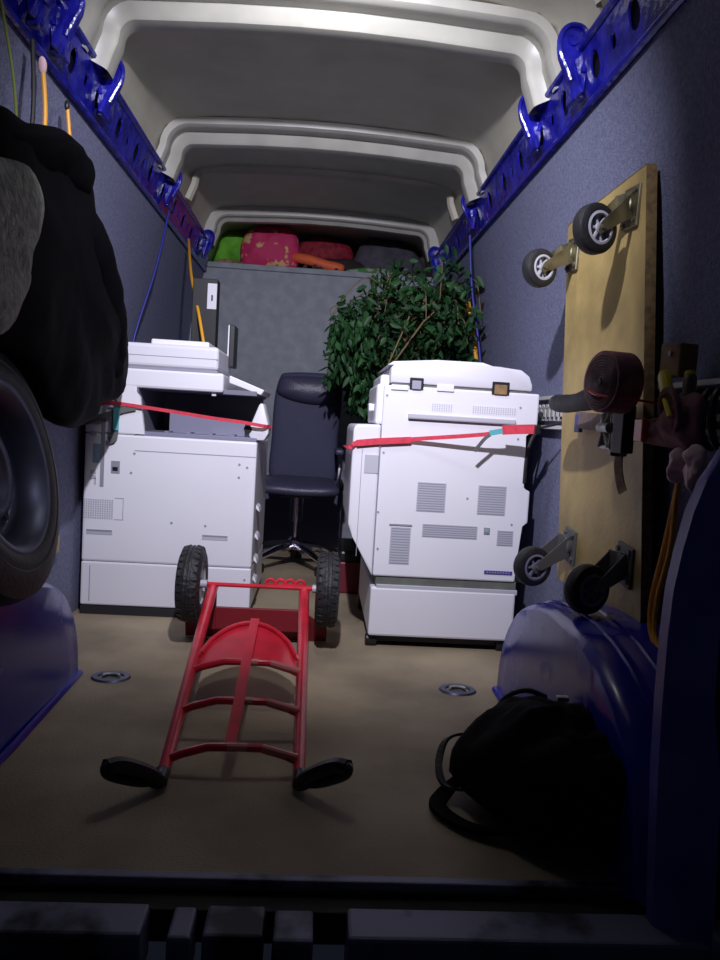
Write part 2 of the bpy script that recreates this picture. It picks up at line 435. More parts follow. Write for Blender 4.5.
# rear pillar and dark door edge at the right
pp = [(.70, .90), (.648, .82), (.618, .74), (.605, .69), (.595, .625), (.588, .558), (.586, .475), (.587, .374), (.590, .254), (.600, .05), (.605, -.12)]
po = [(.69, -.12), (.68, .05), (.672, .257), (.655, .376), (.652, .478), (.654, .578), (.66, .677), (.69, .76), (.75, .90)]
b = B(); extr(b, [(x, 1.155 - (x - .588) * .55, z) for x, z in pp + po], (0, .03, 0), bev=.008); struct('door_frame_pillar', b, M['pillar'], smooth=True, label='worn blue rear door pillar').name = 'trim_31'
b = B(); extr(b, [(x + .01, 1.17, z) for x, z in po] + [(.90, 1.17, .9), (1.05, 1.17, .9), (1.05, 1.17, -.12)], (0, .05, 0)); struct('trim_32', b, M['black'], label='black door seal')
# sill and bumper step at the open rear
b = B(); box(b, -.95, .95, 1.225, 1.245, -.012, .004, .003); struct('trim_41', b, M['sillmetal'], label='worn metal floor edge')
b = B(); box(b, -.95, .95, 1.180, 1.235, -.08, -.022, .003); struct('trim_42', b, M['silldark'])
b = B()
for x0, x1, zt in ((-.95, -.235, -.012), (-.195, -.158, -.016), (-.14, -.045, -.012), (-.03, .035, -.018), (.09, .95, -.012)): box(b, x0, x1, 1.105, 1.182, -.10, zt, .006)
struct('trim_43', b, M['sillmetal'], label='scuffed lower sill strip')
b = B(); box(b, -1.1, 1.1, .90, 1.10, -.30, -.05, .012); struct('trim_44', b, M['silldark'], label='dark bumper step')

# recessed lashing rings in the floor
for x, y, w in ((-.578, 2.185, 'left'), (.466, 2.19, 'right')):
    t = thing('floor_lashing_ring', 'recessed oval lashing ring in the floor beside the %s wheel arch' % w, 'ring', (x, y, 0), 'recessed lashing rings')
    b = B(); N = 28; a0, b0, a1, b1 = .058, .048, .036, .026
    ri = []
    for (a, c, z) in ((a0, b0, .001), (a0 - .004, b0 - .004, .006), (a1 + .003, b1 + .003, .006), (a1, b1, .001)):
        ri.append([b.verts.new((x + a * math.cos(2 * PI * k / N), y + c * math.sin(2 * PI * k / N), z)) for k in range(N)])
    for i in range(3):
        for k in range(N): b.faces.new((ri[i][k], ri[i][(k + 1) % N], ri[i + 1][(k + 1) % N], ri[i + 1][k]))
    obj('collar', b, M['rim'], t, smooth=True)
    b = B(); lathe(b, (x, y, .0012), (0, 0, 1), [(0, .027), (.001, .027)], 24); obj('recess', b, M['black'], t)
    b = B(); tube(b, [(x + .024 * math.cos(q), y + .018 * math.sin(q), .006) for q in [PI * k / 8 for k in range(9)]], .004, 8); obj('ring', b, M['steel'], t, smooth=True)

# ------------------------------------------------------------------ left copier
t = thing('photocopier', 'tall white photocopier with open output bay on the left, side panel facing the doors', 'photocopier', (-.56, 3.18, 0))
FY = 2.87; W = M['white']
b = box(B(), -.885, -.238, FY - .004, 3.46, .0, .033); obj('plinth', b, M['plinth'], t)
b = B(); box(b, -.888, -.236, FY, 3.48, .035, .205, .006); obj('lower_cabinet', b, W, t)
b = B(); box(b, -.888, -.236, FY, 3.48, .2065, .700, .008); body = obj('body', b, W, t)
for q in ((-.855, -.852, .05, .19), (-.70, -.24, .640, .643)):
    b = B(); box(b, q[0], q[1], FY - .001, FY + .002, q[2], q[3]); obj('seam', b, M['seam'], body)
for x, z in ((-.70, .63), (-.71, .555), (-.30, .61), (-.30, .56), (-.27, .60), (-.55, .37), (-.42, .365), (-.26, .16)):
    b = B(); lathe(b, (x, FY + .002, z), (0, -1, 0), [(0, .005), (.0035, .005)], 10); obj('screw', b, M['seam'], body)
b = B(); box(b, -.888, -.695, FY, 3.42, .7015, .802, .006); box(b, -.775, -.700, FY + .001, 3.42, .80, .95, .004); col = obj('rear_column', b, W, t)
b = B(); box(b, -.70, -.262, 3.36, 3.42, .70, .90); box(b, -.702, -.694, FY + .004, 3.4, .70, .90); box(b, -.70, -.25, FY + .03, 3.4, .8775, .895)
obj('output_bay', b, M['bay'], t)
b = B(); box(b, -.692, -.24, FY + .006, 3.36, .7005, .716, .002)
for k in range(4): box(b, -.60 + k * .085, -.585 + k * .085, FY + .05, 3.3, .716, .722)
extr(b, [(-.60, FY + .14, .716), (-.30, FY + .14, .716), (-.30, FY + .14, .765), (-.60, FY + .14, .80)], (0, .3, 0)); obj('output_tray', b, M['baylight'], t)
b = B(); extr(b, [(-.71, FY - .0005, .88), (-.685, FY - .0005, .845), (-.665, FY - .0005, .705), (-.71, FY - .0005, .705)], (0, .02, 0)); obj('bay_cheek', b, W, t)
b = B(); box(b, -.752, -.375, FY, 3.40, .881, .955, .010); box(b, -.42, -.405, FY + .02, FY + .05, .868, .884)
obj('scanner_bed', b, W, t)
b = B(); box(b, -.752, -.398, FY, 3.26, .962, 1.052, .014, seg=3); lid = obj('scanner_lid', b, M['white2'], t)
b = B(); box(b, -.75, -.40, FY - .001, FY + .002, 1.004, 1.0065); box(b, -.745, -.40, FY + .004, 3.24, .954, .963); obj('seam', b, M['seam'], lid)
b = B(); box(b, -.660, -.440, FY + .03, 3.20, 1.049, 1.072, .006); obj('document_feeder', b, W, lid)
b = B(); extr(b, [(-.36, FY + .05, .952), (-.222, FY + .05, .902), (-.235, FY + .05, .882), (-.36, FY + .05, .922)], (0, .40, 0), bev=.004); obj('control_panel', b, W, t)
b = B(); box(b, -.398, -.376, FY + .30, FY + .42, 1.00, 1.175, .003); obj('display_back', b, M['black'], t)
b = B(); box(b, -.404, -.3985, FY + .298, FY + .42, 1.00, 1.173, .001); obj('display_edge', b, W, t)
b = B(); extr(b, [(-.222, FY + .02, .852), (-.236, FY + .02, .850), (-.272, FY + .02, .752), (-.272, FY + .02, .720), (-.255, FY + .02, .706), (-.212, FY + .02, .706), (-.196, FY + .02, .735), (-.200, FY + .02, .775)], (0, .16, 0), bev=.008); obj('end_cap', b, W, t, smooth=True)
b = B(); lathe(b, (-.276, FY + .018, .748), (0, 1, 0), [(0, .001), (0, .016), (.05, .016)], 14); obj('roller_end', b, M['black'], t)
b = B()
for i in range(13):
    for j in range(9): box(b, -.889 + .004 + i * .0088, -.889 + .0098 + i * .0088, FY - .0015, FY + .003, .373 + j * .0086, .379 + j * .0086)
obj('vent_grille', b, M['grille'], body)
b = B(); box(b, -.768, -.735, FY - .0012, FY + .002, .371, .373); box(b, -.768, -.735, FY - .0012, FY + .002, .454, .456); box(b, -.7365, -.7345, FY - .0012, FY + .002, .371, .456); obj('hatch_outline', b, M['seam'], body)
for x0, x1 in ((-.872, -.773), (-.431, -.332)):
    b = B(); box(b, x0, x1, FY - .0015, FY + .003, .311, .331, .001); g = obj('grip_slot', b, M['grille'], body)
    b = B(); box(b, x0 + .002, x1 - .002, FY - .0025, FY + .003, .324, .330); obj('slot_shadow', b, M['grilledark'], g)
b = B(); box(b, -.786, -.753, FY - .002, FY + .003, .550, .598, .001); sk = obj('power_inlet', b, M['grilledark'], body)
b = B(); box(b, -.780, -.760, FY - .004, FY + .003, .560, .575, .001); obj('socket', b, M['black'], sk)
b = B(); box(b, -.826, -.812, FY - .002, FY + .003, .497, .80); obj('side_slot', b, M['grilledark'], body)
for (x0, x1, z0, z1) in ((-.865, -.835, .735, .765), (-.87, -.845, .69, .705), (-.862, -.842, .545, .560), (-.862, -.842, .525, .54), (-.847, -.840, .505, .53)):
    b = B(); box(b, x0, x1, FY - .002, FY + .002, z0, z1); obj('connector', b, M['grille'], body)
b = box(B(), -.855, -.828, FY - .002, FY + .002, .588, .660); obj('blue_connector', b, M['screen'], body)
for z in (.445, .33, .235, .155):
    b = B(); extr(b, [(-.237, FY + .10, z), (-.226, FY + .10, z - .010), (-.221, FY + .10, z - .030), (-.229, FY + .10, z - .022), (-.237, FY + .10, z - .016)], (0, .10, 0), bev=.003)
    obj('drawer_handle', b, W, t)
# red strap and its teal tag round the left copier
b = B()
pts = [(-.90, FY + .04, .80), (-.80, FY - .012, .817), (-.774, FY - .014, .818), (-.66, FY - .014, .808), (-.556, FY - .012, .798), (-.405, FY - .012, .782), (-.30, FY - .012, .774), (-.215, FY - .004, .764), (-.198, FY + .04, .762), (-.194, FY + .12, .765)]
tube(b, smoothpath(pts, 3), .01, flat=(.013, .003, (0, 1, .0001)))
obj('lashing_strap', b, M['redstrap'], loc=(-.56, FY, .79))
o = bpy.data.objects['lashing_strap']; tag(o, 'thin red strap stretched across the output bay of the left copier', 'strap')
b = B(); tube(b, smoothpath([(-.895, FY - .010, .735), (-.82, FY - .012, .765), (-.74, FY - .011, .795), (-.70, FY - .011, .805)], 3), .01, flat=(.022, .003, (0, 1, .0001)))
tube(b, smoothpath([(-.765, FY - .014, .812), (-.772, FY - .018, .75), (-.775, FY - .016, .69), (-.795, FY - .012, .675)], 3), .01, flat=(.028, .003, (0, 1, .0001)))
o = obj('strap_tail', b, M['greystrap'], loc=(-.80, FY, .75)); tag(o, 'loose grey tail of strap hanging on the left copier column', 'strap')
b = B(); box(b, -.778, -.756, FY - .026, FY - .020, .715, .80, .002); obj('strap_tag', b, M['cyan'], bpy.data.objects['lashing_strap'])

# ------------------------------------------------------------------ right copier
RY = 2.58
t = thing('photocopier', 'large white photocopier with stepped back panel and vents on the right beside the plywood board', 'photocopier', (.47, 2.9, 0))
b = B(); box(b, .212, .735, RY, 3.22, .045, .222, .008); obj('pedestal', b, W, t)
b = B(); box(b, .23, .72, RY + .03, 3.2, .02, .046); obj('plinth', b, M['plinth'], t)
b = B(); box(b, .228, .735, RY + .008, 3.20, .222, .262, .002); obj('base_band', b, M['band'], t)
b = B(); box(b, .232, .74, RY + .002, RY + .02, .214, .232, .002); obj('band_lip', b, M['grille'], t)
for x in (.222, .700):
    for y in (RY + .04, 3.14):
        b = B(); lathe(b, (x - .018 + .002, y, .022), (1, 0, 0), [(0, .006), (0, .019), (.004, .022), (.036, .022), (.04, .019), (.04, .006)], 16); box(b, x - .014, x + .020, y - .012, y + .012, .022, .046); obj('caster', b, M['black'], t)
b = B(); extr(b, [(.216, RY, .262), (.728, RY, .262), (.728, RY, .335), (.733, RY, .47), (.758, RY, .475), (.758, RY, .592), (.728, RY, .600), (.722, RY, .79), (.766, RY, .815), (.766, RY, .936), (.216, RY, .936)], (0, .62, 0), bev=.006); body = obj('body', b, W, t)
b = B(); extr(b, [(.118, RY - .002, .775), (.126, RY - .002, .793), (.214, RY - .002, .797), (.214, RY - .002, .258), (.135, RY - .002, .40), (.118, RY - .002, .44)], (0, .60, 0), bev=.008); sc_ = obj('side_cover', b, W, t)
b = B(); box(b, .152, .154, RY - .0035, RY, .33, .71); box(b, .213, .215, RY - .008, RY - .001, .27, .79)
obj('cover_seam', b, M['seam'], sc_)
b = B(); box(b, .163, .212, RY - .004, RY, .625, .690, .001); obj('paper_slot', b, M['grille'], sc_)
b = B(); box(b, .192, .24, RY + .02, 3.0, .797, .94, .012); box(b, .206, .24, RY + .06, 2.98, .93, .975, .010); ub = obj('upper_side_housing', b, W, t)
b = B(); extr(b, [(.172, RY + .10, .872), (.174, RY + .10, .842), (.20, RY + .10, .846), (.205, RY + .10, .868)], (0, .06, 0), bev=.005); obj('side_latch', b, W, t)
b = B(); box(b, .245, .72, RY + .006, 3.16, .930, .948); obj('lid_gap', b, M['band'], t)
b = B(); extr(b, [(.236, RY - .002, .945), (.236, RY - .002, .997), (.250, RY - .002, 1.010), (.46, RY - .002, 1.024), (.62, RY - .002, 1.022), (.695, RY - .002, 1.016), (.725, RY - .002, .995), (.737, RY - .002, .965), (.737, RY - .002, .944)], (0, .55, 0), bev=.006); lid = obj('scanner_lid', b, M['white2'], t, smooth=True)
b = B(); extr(b, [(.225, RY + .02, 1.006), (.245, RY + .02, 1.020), (.40, RY + .02, 1.034), (.56, RY + .02, 1.035), (.60, RY + .02, 1.024), (.40, RY + .02, 1.020)], (0, .48, 0), bev=.003); obj('feeder_tray', b, M['white2'], t)
for x0, x1, z0, z1, m in ((.304, .352, .926, .966, 'seam'), (.594, .655, .926, .970, 'brownwood')):
    b = box(B(), x0, x1, RY - .006, RY + .004, z0, z1, .002); h = obj('lid_hinge', b, M['black'], t)
    b = box(B(), x0 + .008, x1 - .008, RY - .009, RY - .004, z0, z1 - .010, .002); obj('hinge_leaf', b, M[m], h)
for q in ((.40, .46, .925, .948), (.24, .30, .920, .938)):
    b = B(); box(b, q[0], q[1], RY - .006, RY + .006, q[2], q[3], .002); obj('latch_tab', b, W, t)
def grid(nm, x0, x1, z0, z1, nx, nz, slat=False):
    b = B(); box(b, x0, x1, RY - .001, RY + .002, z0, z1)
    g = obj(nm, b, M['grille'], body)
    b = B()
    if slat:
        for j in range(nz): z = z0 + (j + .5) * (z1 - z0) / nz; box(b, x0 + .003, x1 - .003, RY - .002, RY + .001, z - .0018, z + .0012)
    else:
        for i in range(nx):
            for j in range(nz):
                x = x0 + (i + .5) * (x1 - x0) / nx; z = z0 + (j + .5) * (z1 - z0) / nz; dx = (x1 - x0) / nx * .28; dz = (z1 - z0) / nz * .28
                box(b, x - dx, x + dx, RY - .002, RY + .001, z - dz, z + dz)
    obj('grille_holes', b, M['grilledark' if not slat else 'seam'], g)
grid('vent_grille', .355, .457, .500, .604, 0, 12, True); grid('vent_grille', .572, .673, .500, .604, 0, 12, True)
grid('vent_grille', .382, .579, .410, .457, 0, 6, True); grid('vent_grille', .270, .342, .308, .440, 0, 14, True); grid('vent_grille', .651, .709, .392, .447, 0, 7, True)
for x0, n in ((.388, 9), (.532, 19)):
    b = B(); box(b, x0 - .003, x0 + n * .0082, RY - .0008, RY + .002, .853, .886)
    for i in range(n):
        for j in range(4): box(b, x0 + i * .0082, x0 + .004 + i * .0082, RY - .0018, RY + .001, .857 + j * .0065, .861 + j * .0065, mi=1)
    obj('vent_dots', b, [W, M['grille']], body)
b = B(); box(b, .306, .685, RY - .012, RY + .004, .826, .841, .002); obj('grip_recess', b, M['grille'], body)
b = B(); box(b, .306, .685, RY - .0125, RY + .004, .8235, .8265); obj('recess_shadow', b, M['grilledark'], body)
b = B(); box(b, .264, .345, RY - .003, RY + .002, .4455, .4515); obj('hatch_handle', b, M['grilledark'], body)
b = B(); box(b, .602, .623, RY - .004, RY + .002, .432, .455, .001); s_ = obj('power_switch', b, M['grilledark'], body)
b = B(); box(b, .606, .619, RY - .006, RY + .001, .437, .449, .001); obj('rocker', b, M['screen'], s_)
b = B(); box(b, .614, .715, RY - .003, RY + .002, .289, .301); l_ = obj('name_plate', b, M['logo'], body)
b = B()
for k in range(9): box(b, .622 + k * .0098, .627 + k * .0098, RY - .004, RY, .2925, .2975)
obj('plate_marks', b, M['seam'], l_)
for x, z in ((.228, .90), (.228, .70), (.228, .36), (.70, .885), (.70, .775), (.70, .47), (.535, .555), (.222, .49)):
    b = B(); lathe(b, (x, RY + .002, z), (0, -1, 0), [(0, .004), (.004, .004)], 8); obj('screw', b, M['seam'], body)
for q in ((.728, .745, .435, .465), (.722, .748, .26, .30)):
    b = B(); box(b, q[0], q[1], RY + .01, RY + .05, q[2], q[3], .002); obj('side_lock', b, M['black'], t)
b = B(); tube(b, smoothpath([(.772, RY + .02, .80), (.752, RY + .005, .78), (.736, RY + .002, .72), (.734, RY + .002, .62)], 4), .007, 8); o = obj('power_cable', b, M['cordblack'], t, smooth=True)

# red strap on the right copier
b = B()
pts = [(.108, RY + .5, .70), (.108, RY + .03, .705), (.112, RY - .01, .715), (.14, RY - .012, .733), (.23, RY - .012, .742), (.317, RY - .014, .752), (.560, RY - .075, .784), (.622, RY - .095, .803)]
tube(b, smoothpath(pts, 3), .01, flat=(.014, .003, (0, 1, .0001)))
t = thing('ratchet_strap', 'bright red strap stretched over the back of the right copier', 'strap', (.45, RY - .01, .76))
obj('webbing', b, M['redstrap'], t)
b = B(); tube(b, [(.13, RY - .013, .728), (.20, RY - .013, .738), (.32, RY - .013, .750)], .01, flat=(.022, .003, (0, 1, .0001))); obj('folded_webbing', b, M['redstrap'], t)
b = B(); tube(b, [(.618, RY - .095, .803), (.665, RY - .105, .808), (.720, RY - .125, .8125)], .01, flat=(.032, .006, (0, 1, .0001))); obj('padded_end', b, M['redstrap'], t)
b = B(); tube(b, [(.578, RY - .086, .79), (.618, RY - .100, .800)], .01, flat=(.018, .005, (0, 1, .0001))); obj('tag', b, M['cyan'], t)
b = B(); box(b, .718, .738, RY - .14, RY - .115, .795, .828, .003); obj('buckle', b, M['black'], t)
b = B(); tube(b, smoothpath([(.580, RY - .085, .785), (.562, RY - .088, .770), (.545, RY - .08, .745), (.532, RY - .075, .725)], 3), .01, flat=(.012, .002, (0, 1, .0001))); obj('loose_tail', b, M['greystrap'], t)
b = B(); tube(b, smoothpath([(.728, RY - .13, .815), (.78, RY - .25, .84), (.800, RY - .42, .87)], 4), .004, 6); obj('hook_wire', b, M['cordblack'], t)

# ------------------------------------------------------------------ red hand truck lying on its face
t = thing('hand_truck', 'red tubular sack truck lying on the floor with wheels towards the copiers', 'hand truck', (-.16, 2.0, 0))
def FR(u, v, h=0):      # u across 0..1, v along 0..1 (0 = handle end), h above the frame plane
    L = V((-.292, 1.52, .020)).lerp(V((-.340, 2.57, .200)), v); R_ = V((-.003, 1.53, .020)).lerp(V((-.022, 2.57, .200)), v)
    return L.lerp(R_, u) + V((0, -.17, .98)) * h
for u in (0, 1):
    b = B(); tube(b, [FR(u, 0), FR(u, .5), FR(u, .98), FR(u, 1.0) + V((0, .01, -.004))], [.0135, .016, .0185, .0175], 14); obj('side_rail', b, M['redpaint'], t, smooth=True)
def hoop(v, h, r, dv=0):
    return [FR(0, v), FR(.10, v + dv * .5, h * .45), FR(.30, v + dv, h), FR(.5, v + dv, h * 1.03), FR(.70, v + dv, h), FR(.90, v + dv * .5, h * .45), FR(1, v)]
for v in (.075, .255, .44):
    b = B(); tube(b, hoop(v, .034, .009), .0095, 10); c = obj('crossbar', b, M['redpaint'], t, smooth=True)
    b = B(); tube(b, [FR(.71, v, .034), FR(.98, v, .010)], .0098, 10); tube(b, [FR(.45, v, .0352), FR(.60, v, .0352)], .0098, 10); obj('worn_patch', b, M['redworn'], c, smooth=True)
# arched wear plate between the last hoop and the end
b = B(); top = []; bot = []
for k in range(13):
    u = .06 + .88 * k / 12; a = math.sin(PI * k / 12)
    top.append(FR(u, .52 + .135 * a ** .7, .012 + .030 * a ** .6)); bot.append(FR(u, .450 + .002 * a, .004 + .030 * a ** .5))
tv = [[b.verts.new(p + V((0, 0, d - .006))) for p in top] for d in (0, -.004)]; bv = [[b.verts.new(p + V((0, 0, d - .006))) for p in bot] for d in (0, -.004)]
for d in (0, 1):
    for k in range(12): b.faces.new((tv[d][k], tv[d][k + 1], bv[d][k + 1], bv[d][k]))
obj('wear_plate', b, M['redpaint'], t, smooth=True)
b = B(); tube(b, top, .007, 8); tube(b, [FR(0, .50), top[0]], .007, 8); tube(b, [FR(1, .50), top[-1]], .007, 8); obj('plate_rim', b, M['redpaint'], t, smooth=True)
b = B(); tube(b, [FR(.47, .07, .040), FR(.49, .255, .044), FR(.5, .44, .046), FR(.525, .665, .050)], .01, flat=(.026, .005, (0, 0, 1))); obj('centre_bar', b, M['redpaint'], t)
# toe plate reaching down to the floor
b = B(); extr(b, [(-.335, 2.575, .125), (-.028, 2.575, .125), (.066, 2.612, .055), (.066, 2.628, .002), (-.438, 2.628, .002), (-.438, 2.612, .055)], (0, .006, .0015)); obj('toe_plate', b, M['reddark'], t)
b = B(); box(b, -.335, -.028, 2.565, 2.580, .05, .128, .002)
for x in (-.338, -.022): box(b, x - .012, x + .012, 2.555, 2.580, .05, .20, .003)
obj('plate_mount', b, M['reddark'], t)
AX = V((0, 2.55, .212))
b = B(); tube(b, [(-.40, AX.y, AX.z), (.045, AX.y, AX.z)], .0075, 10); obj('axle', b, M['redpaint'], t, smooth=True)
for x in (-.125, -.055):
    b = B()
    for q in (-1, 1): tube(b, smoothpath([(x - .001 * q, 2.60, .212), (x + q * .014, 2.602, .228), (x + q * .030, 2.602, .222), (x + q * .033, 2.60, .210)], 3), .006, 8)
    box(b, x - .034, x + .034, 2.594, 2.606, .203, .214, .002); obj('wing_bracket', b, M['redpaint'], t, smooth=True)
for s, x in ((-1, -.410), (1, .058)):
    b = B(); R0 = .132; w = .036
    prof = [(-w, .070), (-w - .004, .085), (-w - .003, .108), (-w + .006, R0 - .012), (-.022, R0 - .003), (-.012, R0 ), (-.010, R0 - .004), (-.003, R0 - .004), (-.001, R0 ), (.001, R0 ), (.003, R0 - .004), (.010, R0 - .004), (.012, R0), (.022, R0 - .003), (w - .006, R0 - .012), (w + .003, .108), (w + .004, .085), (w, .070)]
    lathe(b, (x, AX.y, AX.z), (1, 0, 0), prof, 40, closed=False)
    for k in range(30):
        a = 2 * PI * k / 30
        for q in (-1, 1):
            c = V((x + q * .022, AX.y + (R0 - .005) * math.cos(a + q * .05), AX.z + (R0 - .005) * math.sin(a + q * .05)))
            rad = V((0, math.cos(a), math.sin(a))); tg = V((0, -math.sin(a), math.cos(a)))
            obox(b, c, V((.010, 0, 0)) - rad * .003 * q, tg * .009, rad * .0030)
    w_ = obj('wheel', b, M['tread'], t, smooth=True)
    b = B(); lathe(b, (x, AX.y, AX.z), (1, 0, 0), [(-w + .006, .02), (-w + .006, .066), (-w, .072), (w, .072), (w - .006, .066), (w - .006, .02)], 28, closed=False); lathe(b, (x, AX.y, AX.z), (1, 0, 0), [(-.052 if s > 0 else -.036, .014), (.036 if s > 0 else .052, .014)], 16); obj('wheel_hub', b, M['hub'], w_, smooth=True)
for s, base, tip in ((-1, (-.296, 1.525, .022), (-.382, 1.43, .085)), (1, (.001, 1.535, .022), (.096, 1.455, .088))):
    b = B(); base, tip = V(base), V(tip); d = (tip - base); side = V((-d.y, d.x, 0)).normalized() * s
    up = V((0, 0, 1))
    tube(b, [base + V((0, .03, .005)), base, base + d * .12], [.017, .018, .016], 12)
    # D-shaped hand guard
    loop = [base, base + d * .35 + up * .016, base + d * .75 + up * .022, base + d * 1.0 + up * .012, base + d * .98 - up * .004, base + d * .70 - up * .010, base + d * .35 - up * .010]
    tube(b, smoothpath([p for p in loop] + [base], 4), .0095, 8)
    tube(b, smoothpath([base, base + d * .3 + up * .014 , base + d * .75 + up * .020, base + d + up * .010], 4), [.017] * 13, 8)
    obj('hand_grip', b, M['black'], t, smooth=True)

# ------------------------------------------------------------------ office chair
t = thing('office_chair', 'black high-backed swivel office chair between the two copiers', 'chair', (-.09, 4.0, 0))
b = B(); ol = [(-.255, 4.13, .45), (-.262, 4.14, .70), (-.258, 4.15, .90), (-.235, 4.16, 1.02), (-.19, 4.165, 1.052), (0.0, 4.165, 1.060), (.065, 4.165, 1.05), (.105, 4.16, 1.01), (.115, 4.15, .90), (.105, 4.14, .70), (.095, 4.13, .45), (-.08, 4.13, .43)]
pillow(b, ol, (-.08, 4.15, .74), (0, -1, 0), .045, 1.0, wob=.003, power=.35, rings=8); bk = obj('backrest', b, M['mesh'], t, smooth=True, angle=80)
b = B(); ol = [(-.235, 4.11, .93), (-.235, 4.12, 1.00), (-.195, 4.13, 1.032), (.06, 4.13, 1.032), (.095, 4.12, 1.0), (.10, 4.11, .92), (.02, 4.11, .885), (-.12, 4.11, .89)]
pillow(b, ol, (-.07, 4.115, .96), (0, -1, .15), .055, .3, wob=.002, power=.5, rings=7); obj('headrest', b, M['leather'], bk, smooth=True, angle=80)
b = B(); ol = [(-.30, 3.80, .448), (-.285, 3.71, .440), (-.09, 3.69, .436), (.10, 3.71, .440), (.115, 3.80, .448), (.11, 4.1, .45), (-.09, 4.14, .45), (-.29, 4.1, .45)]
pillow(b, ol, (-.09, 3.93, .455), (0, 0, 1), .040, .9, wob=.003, power=.3, rings=7); obj('seat', b, M['leather'], t, smooth=True, angle=80)
b = B(); tube(b, [(-.10, 3.97, .13), (-.10, 3.97, .30)], .024, 14); tube(b, [(-.10, 3.97, .25), (-.10, 3.97, .40)], .035, 14); obj('gas_column', b, M['chrome'], t, smooth=True)
b = B(); box(b, -.19, -.01, 3.88, 4.08, .385, .425, .008); obj('seat_mechanism', b, M['black'], t)
b = B(); lathe(b, (-.10, 3.97, .10), (0, 0, 1), [(0, .02), (0, .045), (.05, .040), (.07, .02)], 20); obj('base_hub', b, M['chrome'], t, smooth=True)
for k in range(5):
    a = -PI / 2 + .55 + k * 2 * PI / 5; d = V((math.cos(a), math.sin(a), 0)); c = V((-.10, 3.97, .125))
    b = B(); tube(b, [c, c + d * .15 + V((0, 0, -.018)), c + d * .265 + V((0, 0, -.045))], [.026, .021, .014], 10); lg = obj('leg', b, M['chrome'] if k in (0, 1, 4) else M['black'], t, smooth=True)
    cc = c + d * .265; b = B()
    sd = V((-d.y, d.x, 0))
    for q in (-.016, .006): lathe(b, V((cc.x, cc.y, .028)) + sd * q, sd, [(0, .005), (0, .023), (.002, .027), (.010, .027), (.012, .023), (.012, .005)], 16)
    tube(b, [V((cc.x, cc.y, .03)), V((cc.x, cc.y, .085))], .008, 8); obj('caster', b, M['black'], lg, smooth=True)
for x, s in ((-.300, -1), (.100, 1)):
    b = B(); tube(b, smoothpath([(x - s * .03, 4.02, .45), (x + s * .012, 4.0, .47), (x + s * .02, 3.98, .56), (x + s * .016, 3.98, .625)], 4), .013, 8); ar = obj('arm_bracket', b, M['chrome'], t, smooth=True)
    b = B(); box(b, x - .012 if s > 0 else x - .03, x + .035 if s > 0 else x + .012, 3.84, 4.08, .622, .655, .012, seg=3); obj('arm_pad', b, M['leather'], ar, smooth=True)

# dark box behind the chair
t = thing('storage_box', 'dark lidded box standing against the partition behind the chair', 'box', (-.07, 4.8, 0))
b = B(); box(b, -.34, .16, 4.45, 4.90, 0, .38, .012); obj('box_body', b, M['boxnavy'], t)
b = B(); box(b, -.35, .17, 4.44, 4.91, .381, .42, .01); obj('lid', b, M['black'], t)
# red box beside the right copier
t = thing('toolbox', 'dark red toolbox on the floor between chair and right copier', 'toolbox', (.20, 3.62, 0))
b = B(); box(b, .125, .285, 3.40, 3.80, 0, .15, .01); obj('tray', b, M['darkred'], t)
b = B(); box(b, .125, .285, 3.40, 3.80, .151, .20, .012); obj('lid', b, M['black'], t)
b = B(); tube(b, smoothpath([(.205, 3.50, .198), (.205, 3.50, .235), (.205, 3.70, .235), (.205, 3.70, .198)], 4), .008, 8); obj('handle', b, M['black'], t)
# black cable on the floor from the chair
b = B(); tube(b, smoothpath([(.02, 3.95, .10), (.07, 3.85, .09), (.105, 3.72, .05), (.115, 3.60, .010), (.10, 3.50, .007), (.13, 3.36, .007)], 5), .006, 8)
o = obj('power_cord', b, M['cordblack'], loc=(.1, 3.6, 0), smooth=True); tag(o, 'black power cord curving over the floor beside the chair base', 'cord')

# ------------------------------------------------------------------ potted ficus
t = thing('potted_ficus', 'bushy green weeping fig standing behind the right copier', 'plant', (.48, 4.25, 0))
b = B(); lathe(b, (.48, 4.25, 0), (0, 0, 1), [(0, .01), (0, .13), (.24, .17), (.245, .18), (.28, .18), (.28, .165), (.25, .16), (.25, .01)], 28, closed=False); obj('pot', b, M['pot'], t, smooth=True)
b = B(); lathe(b, (.48, 4.25, .245), (0, 0, 1), [(0, .155), (.006, .155)], 20); obj('soil', b, M['soil'], t)
rs = random.Random(3); b = B(); tips = []
tr = smoothpath([(.48, 4.25, .24), (.50, 4.24, .55), (.46, 4.22, .85), (.45, 4.18, 1.15), (.44, 4.15, 1.4)], 4)
tube(b, tr, [.022 - .010 * i / len(tr) for i in range(len(tr))], 10)
tr2 = smoothpath([(.47, 4.27, .24), (.52, 4.28, .6), (.55, 4.25, .9), (.60, 4.15, 1.2), (.66, 4.1, 1.45)], 4); tube(b, tr2, [.018 - .008 * i / len(tr2) for i in range(len(tr2))], 8)
def inside(p):
    return ((p.x - .43) / .41) ** 2 + ((p.y - 4.0) / .48) ** 2 + ((p.z - 1.24) / .42) ** 2 < 1 and p.x < .76
